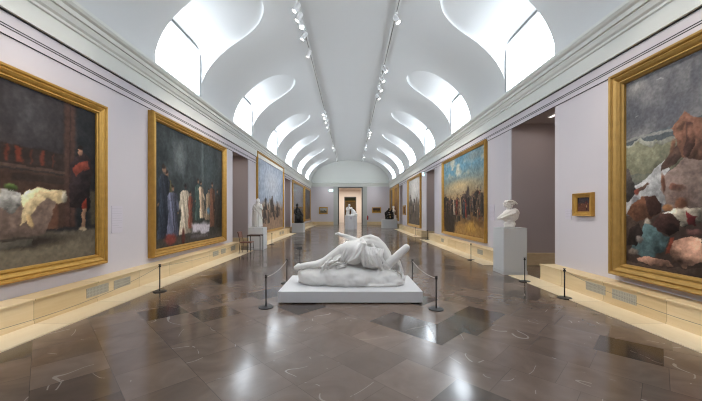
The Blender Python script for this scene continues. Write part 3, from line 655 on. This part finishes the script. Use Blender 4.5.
# low sign stand behind the plinth
t = thing('sign_stand', 'low black stand with a small tilted plate beyond the plinth', 'sign stand', (-1.53, 9.4, 0))
MB().lathe([(0, 0), (.14, 0), (.14, .015), (.02, .025), (0, .025)], 24).build('base', M['black'], t)
MB().lathe([(0, .02), (.012, .02), (.012, .55), (0, .55)], 10).build('pole', M['black'], t)
MB().add([(-.075, -.04, .53), (.075, -.04, .53), (.075, .05, .585), (-.075, .05, .585), (-.075, -.04, .545), (.075, -.04, .545), (.075, .05, .60), (-.075, .05, .60)], [(0, 1, 2, 3), (4, 5, 6, 7), (0, 1, 5, 4), (1, 2, 6, 5), (2, 3, 7, 6), (3, 0, 4, 7)]).build('plate', M['black'], t)

# ------------------------------------------------------------------ central marble group
PLY, PLZ = 6.36, .223
pl = thing('plinth', 'wide low white plinth in the middle of the dark floor', 'plinth', (0, PLY, 0))
MB().box(-1.32, 1.32, -.72, .72, .02, PLZ).build('body', M['white'], pl, bevel=.006)
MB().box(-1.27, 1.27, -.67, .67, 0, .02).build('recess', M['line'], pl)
MB().box(-1.30, 1.30, .20, .203, PLZ-.001, PLZ+.0006).build('seam', M['greypaint'], pl)
g = thing('marble_sculpture', 'white marble group of draped fallen figures on a rock, on the low plinth', 'sculpture', (0, PLY, PLZ))
def e_(x, y, z, rx, ry, rz, rot=(0, 0, 0)): return ('e', (x, y, z), (rx, ry, rz), rot)
def ch(*pts): return ('c', [((p[0], p[1], p[2]), p[3]) for p in pts])
rock = [e_(-.60, .02, .12, .47, .40, .20), e_(-.78, -.02, .16, .30, .32, .16, (0, .15, 0)), e_(0, -.02, .12, .75, .44, .22), e_(.55, 0, .10, .50, .40, .18), e_(.74, -.18, .13, .27, .2, .17, (0, .2, 0)), e_(.88, -.12, .08, .22, .26, .10), e_(.55, -.28, .03, .5, .15, .05), e_(-.1, -.2, .16, .5, .25, .20), e_(-.35, .1, .2, .4, .3, .16), e_(.2, .15, .25, .5, .25, .2)]
rk = sculpt('rock', [r for r in rock]+[ch((-1.05, 0, .03, .03), (-.4, -.34, .03, .03), (.3, -.36, .03, .03), (.9, -.3, .03, .03))], M['marble'], g, .018, 3)
rn = np.random.RandomState(3); from mathutils import noise as mnoise
for v in rk.data.vertices:
    if v.co.z > .01:
        d_ = mnoise.noise(v.co*5)*.030+mnoise.noise(v.co*13)*.014; v.co += v.normal*d_
    if v.co.z < .001: v.co.z = .001
# fallen figure: two legs trailing to the left, hips under cloth, back arched up, head hanging to the right
body = [ch((-1.10, -.14, .335, .040), (-1.03, -.13, .345, .056), (-.93, -.12, .37, .052), (-.74, -.10, .375, .068), (-.58, -.06, .40, .078), (-.42, -.02, .50, .10), (-.16, 0, .66, .135), (.06, .02, .70, .16)),
        e_(-1.04, -.12, .365, .055, .05, .05), e_(-.96, -.13, .345, .07, .05, .055), ch((-1.08, .02, .32, .036), (-1.0, .04, .34, .05), (-.90, .06, .36, .05), (-.72, .08, .37, .065), (-.55, .08, .42, .078), (-.36, .09, .53, .10), (-.1, .10, .66, .13), (.06, .08, .70, .15)),
        ch((.02, .03, .66, .18), (.22, .05, .74, .15), (.40, .06, .80, .14), (.54, .05, .76, .135), (.68, .02, .62, .12), (.76, -.02, .50, .08)),
        ch((.74, 0, .52, .06), (.86, -.03, .42, .055)), e_(.93, -.05, .36, .085, .095, .115, (0, .5, 0)), e_(.985, -.03, .34, .06, .1, .1), e_(.90, -.14, .34, .02, .025, .025),
        # arm flung up to the left with an open hand
        ch((.20, .14, .80, .085), (.06, .15, .87, .062), (-.06, .15, .92, .052), (-.16, .15, .958, .042), (-.20, .15, .968, .034)),
        e_(-.235, .15, .988, .05, .045, .034, (0, .3, 0)), ch((-.255, .13, .99, .014), (-.29, .125, .992, .013), (-.305, .12, .975, .011)), ch((-.26, .15, .995, .014), (-.30, .15, 1.0, .013), (-.318, .15, .985, .011)), ch((-.255, .17, .99, .014), (-.29, .175, .995, .012), (-.305, .18, .98, .011)), ch((-.24, .12, 1.0, .014), (-.26, .105, 1.02, .012)), ch((-.25, .185, .985, .012), (-.275, .195, .985, .011)),
        # bent arch of the second back behind
        ch((.18, .10, .78, .10), (.30, .08, .87, .09), (.42, .06, .90, .085), (.54, .05, .85, .09), (.64, .03, .74, .10), (.74, .0, .58, .10), (.78, -.08, .42, .09)),
        # raised bent limb at the right
        ch((.66, -.14, .30, .095), (.80, -.16, .43, .088), (.96, -.17, .59, .086), (1.08, -.18, .70, .080), (1.115, -.18, .735, .076)),
        # arm hanging down over the rock, fingers spread on it
        ch((.80, .06, .52, .06), (.92, .02, .44, .045), (1.0, -.06, .30, .038), (1.04, -.12, .21, .034)), e_(1.045, -.16, .17, .035, .05, .03),
        ch((1.03, -.19, .16, .013), (1.02, -.24, .12, .011)), ch((1.05, -.2, .16, .013), (1.05, -.25, .12, .011)), ch((1.07, -.19, .16, .013), (1.08, -.24, .12, .011)), ch((1.08, -.17, .165, .012), (1.1, -.2, .13, .01)), ch((1.01, -.15, .17, .014), (.98, -.17, .15, .011))]
sculpt('figures', body, M['marble'], g, .012, 2)
hair = []
rr = random.Random(2)
for i in range(14):
    a = rr.uniform(-.12, .12); hair.append(ch((.94+rr.uniform(-.03, .06), -.05+a, .44, .025), (1.0+rr.uniform(-.02, .04), -.05+a*1.2, .36, .026), (1.02+rr.uniform(-.05, .04), -.08+a*1.3, .24, .02)))
sculpt('hair', hair, M['marble'], g, .011, 2)
dr = [e_(.00, -.03, .655, .25, .22, .205, (0, -.35, 0)), e_(.14, -.05, .62, .24, .22, .21), e_(.40, -.08, .50, .26, .18, .19, (0, .35, 0)), e_(-.2, -.04, .50, .2, .19, .11, (0, -.5, 0)), e_(.06, -.14, .52, .2, .12, .13)]
for i in range(10):
    t_ = i/9; x0 = .20+.42*t_; zt = .76-.06*t_; j = rr.uniform(-.04, .04)
    dr.append(ch((x0+.03, -.19, zt, .020), (x0+j*.5, -.265, zt-.14, .028), (x0-.01+j+.12*t_, -.275, zt-.28+j, .024), (x0+.02+j+.16*t_, -.23, max(.36, zt-.40+j), .014)))
for i in range(5):
    x0 = -.15+.07*i; dr.append(ch((x0+.05, -.20, .74, .014), (x0, -.245, .62, .018), (x0-.06, -.23, .50, .016), (x0-.10, -.17, .42, .012)))
dr += [ch((.22, -.20, .84, .026), (.14, -.30, .70, .030), (.04, -.33, .55, .028), (-.05, -.33, .475, .010)), ch((.26, -.22, .82, .024), (.21, -.30, .68, .030), (.11, -.34, .56, .028), (-.03, -.34, .48, .012)),
       ch((.24, -.02, .88, .045), (.29, -.16, .80, .045), (.33, -.27, .62, .04), (.40, -.29, .45, .02)), ch((.45, -.12, .78, .032), (.52, -.25, .62, .036), (.60, -.27, .42, .03), (.64, -.24, .30, .02)), ch((.34, -.2, .74, .025), (.40, -.28, .58, .03), (.50, -.29, .44, .025), (.56, -.26, .34, .014))]
for i in range(16):
    x = rr.uniform(-.56, -.16); z = .31+rr.random()*.12*(1+.8*(x+.5)); d = rr.uniform(-.14, .14)
    dr.append(ch((x-.08, -.21-rr.random()*.12, z-.05+d*.5, .016), (x, -.25-rr.random()*.10, z+.04, .022), (x+.10, -.21-rr.random()*.10, z+.08-d*.5, .014)))
sculpt('drapery', dr, M['marble'], g, .0095, 1)

# ------------------------------------------------------------------ bust on grey pedestal (right)
def pedestal(name, label, loc, w, d, h, m, foot=.10, rz=0):
    t = thing(name, label, 'pedestal', loc, rz)
    MB().box(-w/2, w/2, -d/2, d/2, foot, h-.03).build('body', m, t, bevel=.004)
    MB().box(-w/2-.01, w/2+.01, -d/2-.01, d/2+.01, 0, foot).build('foot', m, t, bevel=.004)
    MB().box(-w/2-.006, w/2+.006, -d/2-.006, d/2+.006, h-.03, h).build('top', m, t, bevel=.004)
    return t
pedestal('pedestal', 'tall grey pedestal under the marble bust at the right passage', (4.38, 8.53, 0), .62, .6, 1.24, M['greypaint'])
bu = thing('marble_bust', 'cream marble bust with wavy hair and wrapped shoulders on tall grey pedestal', 'bust', (4.36, 8.5, 1.24))
sculpt('socle', [e_(0, 0, .03, .14, .13, .05), e_(0, 0, .09, .12, .11, .06), ch((0, 0, .08, .09), (0, 0, .2, .08)), e_(.06, -.04, .1, .09, .08, .08), e_(-.06, .02, .09, .08, .09, .07)], M['marble_warm'], bu, .012, 2)
sculpt('torso', [e_(.02, .02, .34, .20, .15, .17), ch((-.32, -.04, .25, .04), (-.2, -.05, .31, .08), (0, -.02, .40, .11), (.16, 0, .44, .09), (.22, .02, .40, .07)), ch((.2, .02, .42, .08), (.18, .03, .28, .08), (.1, .03, .2, .07)), ch((-.1, 0, .22, .06), (-.22, -.04, .26, .05)), ch((0, 0, .42, .075), (-.01, -.01, .52, .065))]
       + [ch((-.28+.1*i, -.13, .26+.03*i, .02), (-.1+.06*i, -.15, .34+.02*i, .028), (.1, -.1, .46-.01*i, .02)) for i in range(4)], M['marble_warm'], bu, .011, 1)
sculpt('head', [e_(-.015, -.02, .61, .088, .105, .115, (.1, -.15, 0)), e_(-.02, -.12, .585, .02, .03, .03), e_(-.02, -.10, .535, .035, .03, .03), e_(-.055, -.105, .625, .022, .014, .012), e_(.02, -.105, .625, .022, .014, .012), e_(-.02, -.107, .553, .03, .016, .012), e_(.075, -.02, .60, .018, .025, .035), e_(-.10, -.02, .60, .018, .025, .035)], M['marble_warm'], bu, .009, 1)
rr = random.Random(5); hr = [e_(-.01, .01, .68, .125, .125, .075, (0, -.1, 0)), ch((.05, -.02, .70, .05), (.14, -.02, .69, .035), (.20, -.02, .65, .02)), ch((-.10, 0, .66, .04), (-.13, 0, .60, .03))]
for i in range(22):
    a = rr.uniform(0, 2*PI); hr.append(e_(-.01+.115*math.cos(a), .01+.115*math.sin(a), .67+rr.uniform(-.04, .06), .035, .035, .03))
sculpt('hair', hr, M['marble_warm'], bu, .010, 1)

# ------------------------------------------------------------------ left statue, desk and chair
pedestal('pedestal', 'white pedestal under the standing marble statue by the left passage', (-4.15, 13.93, 0), .64, .62, .97, M['white'])
s1 = thing('marble_statue', 'white marble statue of a draped standing woman on left pedestal', 'statue', (-4.15, 13.93, .97))
sculpt('figure', [e_(0, 0, .03, .18, .17, .05), ch((0, 0, .06, .15), (0, 0, .45, .14), (.01, 0, .75, .12), (0, 0, .95, .13), (0, 0, 1.02, .10)), ch((-.13, 0, 1.0, .06), (-.20, -.05, .82, .05), (-.08, -.14, .72, .04)), ch((.13, 0, 1.0, .06), (.19, -.06, .82, .048), (.12, -.14, .90, .035)), ch((.1, -.15, .91, .02), (.07, -.16, .95, .018)), ch((0, 0, 1.05, .05), (0, -.01, 1.12, .045)), e_(0, -.02, 1.19, .075, .09, .1), e_(0, -.11, 1.18, .015, .02, .02)], M['marble'], s1, .014, 2)
rr = random.Random(9); fo = []
for i in range(16):
    a = 2*PI*i/16+rr.uniform(-.1, .1); r0 = .13
    fo.append(ch((r0*math.cos(a), r0*math.sin(a), .78+rr.uniform(-.1, .15), .022), ((r0+.03)*math.cos(a+.15), (r0+.03)*math.sin(a+.15), .42, .03), ((r0+.05)*math.cos(a+.1), (r0+.05)*math.sin(a+.1), .05, .032)))
fo += [ch((-.16, -.1, .98, .03), (-.02, -.16, .82, .04), (.14, -.12, .62, .035), (.2, -.04, .4, .03)), ch((-.14, .08, 1.02, .05), (-.22, .06, .7, .06), (-.24, .05, .3, .06), (-.24, .04, .06, .05))]
sculpt('drapery', fo, M['marble'], s1, .014, 2)
sculpt('hair', [e_(0, .015, 1.215, .085, .09, .085), e_(0, .10, 1.19, .045, .045, .045), ch((-.06, .02, 1.18, .03), (-.07, .05, 1.08, .025)), ch((.06, .02, 1.18, .03), (.07, .05, 1.08, .025))], M['marble'], s1, .012, 1)
# grey upright marble block that backs the statue
dk = thing('desk', 'small dark-topped attendant desk on thin metal legs before the left pedestal', 'table', (-3.94, 12.85, 0))
MB().box(-.275, .275, -.22, .22, .695, .725).build('top', M['tabletop'], dk, bevel=.004)
for sx in (-1, 1):
    for sy in (-1, 1): MB().box(sx*.26-.012, sx*.26+.012, sy*.205-.012, sy*.205+.012, 0, .695).build('leg', M['black'], dk)
for sy in (-1, 1): MB().box(-.26, .26, sy*.205-.01, sy*.205+.01, .665, .695).build('apron', M['black'], dk)
chh = thing('chair', 'thin-legged chair with red-brown leather back pulled up to the desk', 'chair', (-4.16, 12.45, 0), 0)
MB().box(-.22, .23, -.21, .21, .43, .465).build('seat', M['leather'], chh, bevel=.012)
MB().rings([[(-.25+.0, y, .64), (-.225, y, .64), (-.285, y, .88), (-.31, y, .88)] for y in (-.21, -.07, .07, .21)]).build('backrest', M['leather'], chh, bevel=.006)
for sx in (-1, 1):
    for sy in (-1, 1):
        MB().tube([(sx*.20, sy*.19, .435), (sx*.235, sy*.205, 0)], .011, 8).build('leg', M['black'], chh)
for sy in (-1, 1): MB().tube([(-.20, sy*.19, .44), (-.235, sy*.195, .66), (-.275, sy*.195, .84)], .011, 8).build('back_upright', M['black'], chh)
for sy in (-1, 1): MB().tube([(-.225, sy*.198, .2), (.225, sy*.198, .2)], .008, 6).build('stretcher', M['black'], chh)

# ------------------------------------------------------------------ black seated figure, far left
pedestal('pedestal', 'grey pedestal under the black seated figure at far left', (-4.22, 25.3, 0), .92, .9, .74, M['greypaint'], .06)
b1 = thing('black_statue', 'black statue of a seated robed figure on far left pedestal', 'statue', (-4.22, 25.3, .74))
sculpt('figure', [e_(.05, -.02, .62, .36, .28, .26), e_(0, 0, .06, .38, .36, .09), e_(.02, -.05, .35, .32, .33, .33), ch((-.05, .05, .5, .25), (-.1, .08, .95, .20), (-.1, .06, 1.15, .14)), ch((-.12, .05, 1.2, .07), (-.12, .02, 1.36, .06)), e_(-.12, 0, 1.47, .10, .115, .13), e_(-.11, -.12, 1.46, .02, .03, .03), ch((-.25, .03, 1.12, .08), (-.32, -.1, .85, .07), (-.15, -.28, .74, .055)), ch((.06, .03, 1.12, .08), (.2, -.12, .88, .07), (.3, -.26, .72, .055)), ch((-.15, -.05, .6, .14), (-.15, -.32, .55, .11), (-.15, -.34, .1, .09)), ch((.15, -.05, .58, .14), (.24, -.32, .52, .11), (.28, -.34, .1, .09)), ch((.25, -.3, .5, .1), (.36, -.2, .1, .1))], M['blackstone'], b1, .02, 2)

# ------------------------------------------------------------------ bronze group on pedestal, far right, and marble bust behind
pedestal('pedestal', 'wide grey pedestal under the dark bronze group at far right', (4.0, 31.9, 0), 1.5, 1.0, .86, M['greypaint'], .06)
b2 = thing('bronze_group', 'dark bronze group of crouching figures on wide grey pedestal', 'sculpture', (4.02, 31.9, .86))
sculpt('figures', [e_(0, 0, .08, .46, .38, .1), ch((-.3, 0, .15, .13), (-.32, .0, .45, .14), (-.22, 0, .78, .15), (-.1, 0, .9, .12)), e_(-.04, -.02, 1.06, .10, .11, .12), ch((.32, 0, .15, .14), (.3, 0, .5, .16), (.2, 0, .75, .14), (.05, -.05, .8, .1)), e_(.24, -.06, .95, .095, .11, .115), ch((-.3, -.1, .75, .08), (-.15, -.25, .6, .07), (.1, -.26, .62, .06)), ch((.36, -.08, .68, .08), (.3, -.26, .45, .07), (.05, -.28, .42, .06)), ch((-.25, -.1, .3, .12), (-.1, -.3, .42, .1), (-.08, -.32, .1, .08)), ch((.25, -.1, .3, .12), (.2, -.3, .4, .1), (.2, -.32, .1, .08)), e_(-.42, 0, .6, .08, .12, .2)], M['bronze'], b2, .02, 2)
pedestal('pedestal', 'slim pale pedestal half hidden behind the bronze group', (4.64, 33.2, 0), .5, .5, 1.3, M['white'], .06)
b3 = thing('marble_bust', 'pale marble bust peeping out behind the bronze group', 'bust', (4.64, 33.2, 1.3))
sculpt('torso', [e_(0, 0, .07, .14, .13, .07), ch((0, 0, .1, .09), (0, 0, .3, .1)), e_(0, 0, .42, .25, .18, .18), ch((0, 0, .55, .09), (0, 0, .68, .075))], M['marble_warm'], b3, .016, 2)
sculpt('head', [e_(0, -.01, .82, .115, .13, .15), e_(0, -.14, .8, .02, .03, .03), e_(0, .03, .87, .13, .13, .12)], M['marble_warm'], b3, .014, 1)

# ------------------------------------------------------------------ white group on faceted pedestal in front of the doorway
s2_scale = (1.5, 1.3, 1.12)
t = thing('pedestal', 'faceted white pedestal standing before the far doorway', 'pedestal', (.07, 29.4, 0))
oc = [(-.25, -.5), (.25, -.5), (.56, -.12), (.56, .3), (.25, .5), (-.25, .5), (-.56, .3), (-.56, -.12)]
MB().rings([[(x, y, z) for x, y in oc] for z in (0, 1.22)]).build('body', M['white'], t)
MB().rings([[(x*1.03, y*1.03, z) for x, y in oc] for z in (1.22, 1.27)]).build('top', M['white'], t)
MB().box(-.1, .1, -.506, -.5, .95, 1.15).build('plaque', M['panel'], t)
s2 = thing('marble_group', 'white marble pair of entwined figures before the far doorway', 'sculpture', (.07, 29.4, 1.27))
s2.scale = s2_scale
sculpt('figures', [e_(0, 0, .04, .40, .3, .06), ch((-.22, 0, .05, .12), (-.2, 0, .4, .11), (-.16, 0, .68, .12), (-.14, 0, .76, .08)), e_(-.11, -.03, .90, .075, .085, .1), ch((.12, 0, .08, .16), (.16, 0, .3, .15), (.08, 0, .5, .11), (.04, 0, .56, .07)), e_(.02, -.02, .66, .07, .08, .09), ch((-.28, -.02, .68, .05), (-.3, -.1, .5, .04), (-.1, -.14, .5, .035)), ch((.18, -.02, .48, .05), (.05, -.12, .55, .04), (-.1, -.1, .62, .035)), ch((.2, -.05, .2, .1), (.36, -.1, .1, .08))], M['marble'], s2, .016, 2)

# ------------------------------------------------------------------ small fittings
x_ = thing('exit_sign', 'lit exit sign on the far wall, left of the doorway', 'sign', (-2.46, YF, 4.22))
MB().box(-.28, .28, -.08, 0, 0, .27).build('casing', M['fixture'], x_); MB().box(-.26, .26, -.084, -.08, .02, .25).build('lit_panel', M['exit'], x_)
x_ = thing('exit_sign', 'lit exit sign high on the right wall before the white-sky painting', 'sign', (XW, 21.2, 4.12))
MB().box(-.12, 0, -.02, .02, .0, .24).build('casing', M['fixture'], x_); MB().box(-.115, -.005, -.024, -.02, .01, .23).build('lit_panel', M['exit'], x_)
lf = thing('ceiling_lamp', 'white strip lamp on the ceiling of the near right passage', 'lamp', (5.75, 8.75, ZL-.012))
MB().box(-.06, .06, -.19, .19, -.05, 0).build('casing', M['fixture'], lf); MB().box(-.05, .05, -.17, .17, -.053, -.05).build('diffuser', M['striplamp'], lf)
fe = thing('fire_extinguisher', 'red fire extinguisher against the far wall, right of doorway', 'fire extinguisher', (2.2, YF-.17, .62))
MB().lathe([(0, 0), (.085, 0), (.09, .02), (.09, .42), (.07, .48), (.03, .5), (0, .5)], 18).build('cylinder', M['red'], fe, smooth=True)
MB().box(-.025, .025, -.02, .03, .5, .56).box(-.02, .02, -.10, .05, .56, .58).build('valve', M['black'], fe)
MB().tube([(.02, -.03, .53), (.11, -.05, .48), (.12, -.05, .3), (.11, -.06, .15)], .012, 8).build('hose', M['black'], fe)
MB().box(-.03, .03, .06, .17, .3, .36).build('bracket', M['black'], fe)

# ------------------------------------------------------------------ lighting tracks and spotlights
TX = {'L': -1.60, 'R': 1.47}
TZ = {k: vz(abs(v))-.03 for k, v in TX.items()}
for k_, lb in (('L', 'left'), ('R', 'right')):
    t = thing('lighting_track', 'long grey lighting track along the %s half of the vault' % lb, 'lighting track', (TX[k_], 0, TZ[k_]))
    a = MB(); a.box(-.05, .05, YB+.2, YF-.1, -.06, .02); a.build('rail', M['track'], t)
    MB().box(-.008, .008, YB+.2, YF-.1, -.064, -.06).build('slot', M['line'], t)
def make_spot():
    t = thing('track_spotlight', '', 'spotlight')
    MB().box(-.03, .03, -.09, .09, -.10, -.06).build('adapter', M['fixture'], t)
    MB().lathe([(0, -.22), (.014, -.22), (.014, -.10), (0, -.10)], 10).build('stem', M['fixture'], t)
    b = MB().lathe([(0, .13), (.05, .13), (.075, .11), (.075, -.15), (.066, -.15), (.066, -.12), (0, -.12)], 20).build('lamp_head', M['fixture'], t, smooth=False)
    b.location = (0, 0, -.24)
    l = MB().lathe([(0, -.125), (.064, -.125), (.064, -.135), (0, -.135)], 20).build('lens', M['lens'], b)
    return t, b
SPOTS = []
for y, tg, e in ((2.0, (-5, 2.6, 2.2), 1), (3.2, (-5, 4.0, 2.3), 1), (4.6, (-5, 5.4, 2.4), 1), (9.3, (-5, 8.7, 2.4), 1), (9.75, (-5, 9.9, 2.3), 1), (10.15, (-.2, 6.5, .6), .7), (10.8, (-5, 11.2, 2.4), 1), (12.0, (-4.15, 13.9, 1.6), .5),
                 (19.3, (-5, 18.0, 2.4), 1), (20.1, (-5, 19.6, 2.5), 1), (21.0, (-5, 21.0, 2.5), 1), (22.2, (-5, 22.4, 2.4), 1), (23.4, (-4.2, 25.3, 1.5), .5), (29.4, (-5, 28.6, 2.3), 1), (31.0, (-5, 31.8, 2.4), 1), (36.6, (-3.4, 39.5, 1.8), .6)):
    SPOTS.append(('L', y, tg, e))
for y, tg, e in ((1.6, (5, 2.2, 2.2), 1), (3.0, (5, 3.6, 2.3), 1), (4.4, (5, 5.0, 2.4), 1), (6.0, (5, 6.7, 1.9), .7), (7.0, (.2, 6.3, .6), .7), (9.9, (4.3, 8.5, 1.6), .7), (13.4, (5, 12.4, 2.4), 1), (14.4, (5, 13.6, 2.4), 1), (15.5, (5, 15.0, 2.4), 1), (16.6, (5, 16.2, 2.4), 1),
                 (23.8, (5, 22.8, 2.4), 1), (24.6, (5, 24.2, 2.4), 1), (25.5, (5, 25.8, 2.4), 1), (29.0, (.1, 29.4, 1.8), .5), (30.5, (4.0, 31.9, 1.3), .5), (34.5, (5, 34.0, 2.3), 1), (36.6, (3.4, 39.5, 1.8), .6)):
    SPOTS.append(('R', y, tg, e))
SPOT_W = 360
proto = make_spot()
def where(tg):
    if abs(tg[0]) < 1: return 'the marble group before the doorway' if tg[1] > 20 else 'the central marble group'
    if tg[1] > 39: return 'the small far-wall picture'
    if tg[2] < 1.7: return {8: 'the cream bust', 13: 'the left standing statue', 25: 'the black seated figure', 31: 'the bronze group'}[int(tg[1])]
    n = {'L': ((6.5, 'the dim interior painting'), (12.5, 'the robed-figures painting'), (23.5, 'the pale blue sky painting'), (40, 'the grey glazed painting')), 'R': ((5.9, 'the stormy seascape'), (7.2, 'the small gilt picture'), (17, 'the crowd painting'), (27, 'the white-sky painting'), (40, 'the broad gilt-framed painting'))}['L' if tg[0] < 0 else 'R']
    return next(t for lim, t in n if tg[1] < lim)
cnt = {}
ORD = ['first', 'second', 'third', 'fourth', 'fifth']
for i, (k_, y, tg, e) in enumerate(SPOTS):
    if i == 0: o = proto[0]
    else: o = copy_tree(proto[0])
    o.location = (TX[k_], y, TZ[k_])
    w = where(tg)+(' from the left track' if k_ == 'L' else ' from the right track'); cnt[w] = cnt.get(w, 0)+1
    o['label'] = 'white track spotlight, %s at %s' % (ORD[cnt[w]-1], w); o['group'] = 'white spotlights on the ceiling tracks'
    head = next(c for c in bpy.data.objects if c.parent == o and c.name.startswith('lamp_head'))
    hp = Vector(o.location)+Vector((0, 0, -.24)); d = (Vector(tg)-hp).normalized()
    q = Vector((0, 0, -1)).rotation_difference(d); head.rotation_mode = 'QUATERNION'; head.rotation_quaternion = q
    ld = bpy.data.lights.new('spot_beam', 'SPOT'); ld.energy = SPOT_W*e; ld.color = (1.0, .93, .84); ld.spot_size = math.radians(46); ld.spot_blend = .85; ld.shadow_soft_size = .06
    lo = bpy.data.objects.new('spot_beam', ld); COL.objects.link(lo); lo.location = hp+d*.16; lo.rotation_mode = 'QUATERNION'; lo.rotation_quaternion = q
for x, y, e in ((5.75, 8.75, 4), (-5.75, 14.3, 5), (5.8, 19.6, 4), (-5.8, 25.1, 4)):  # near right one is the strip lamp; the rest are added fill
    ld = bpy.data.lights.new('passage_lamp_fill', 'AREA'); ld.energy = e; ld.shape = 'RECTANGLE'; ld.size = .1; ld.size_y = .35; ld.color = (1, .9, .84)
    lo = bpy.data.objects.new('passage_lamp_fill', ld); COL.objects.link(lo); lo.location = (x, y, ZL-.08)
# lamps of the rooms beyond the doorway
for y, e in ((43.5, 260), (51, 120)):
    ld = bpy.data.lights.new('room_lamp', 'AREA'); ld.energy = e; ld.size = 2; ld.color = (1, .95, .88)
    lo = bpy.data.objects.new('room_lamp', ld); COL.objects.link(lo); lo.location = (0, y, 4.9)

# ------------------------------------------------------------------ world, camera, view
w = bpy.data.worlds.new('world'); sc.world = w; w.use_nodes = True
w.node_tree.nodes['Background'].inputs[0].default_value = (.8, .88, 1, 1); w.node_tree.nodes['Background'].inputs[1].default_value = .3
cd = bpy.data.cameras.new('camera'); cam = bpy.data.objects.new('camera', cd); COL.objects.link(cam)
cam.location = (0, 0, 1.68); cam.rotation_euler = (PI/2, 0, 0)
cd.sensor_width = 36; cd.lens = 310/702*36; cd.shift_x = .001; cd.shift_y = 11/702; cd.clip_start = .05; cd.clip_end = 200
sc.camera = cam
sc.cycles.filter_width = 1.1
sc.view_settings.view_transform = 'Standard'; sc.view_settings.look = 'None'; sc.view_settings.gamma = 1; sc.view_settings.use_curve_mapping = False
sc.view_settings.exposure = 0.55
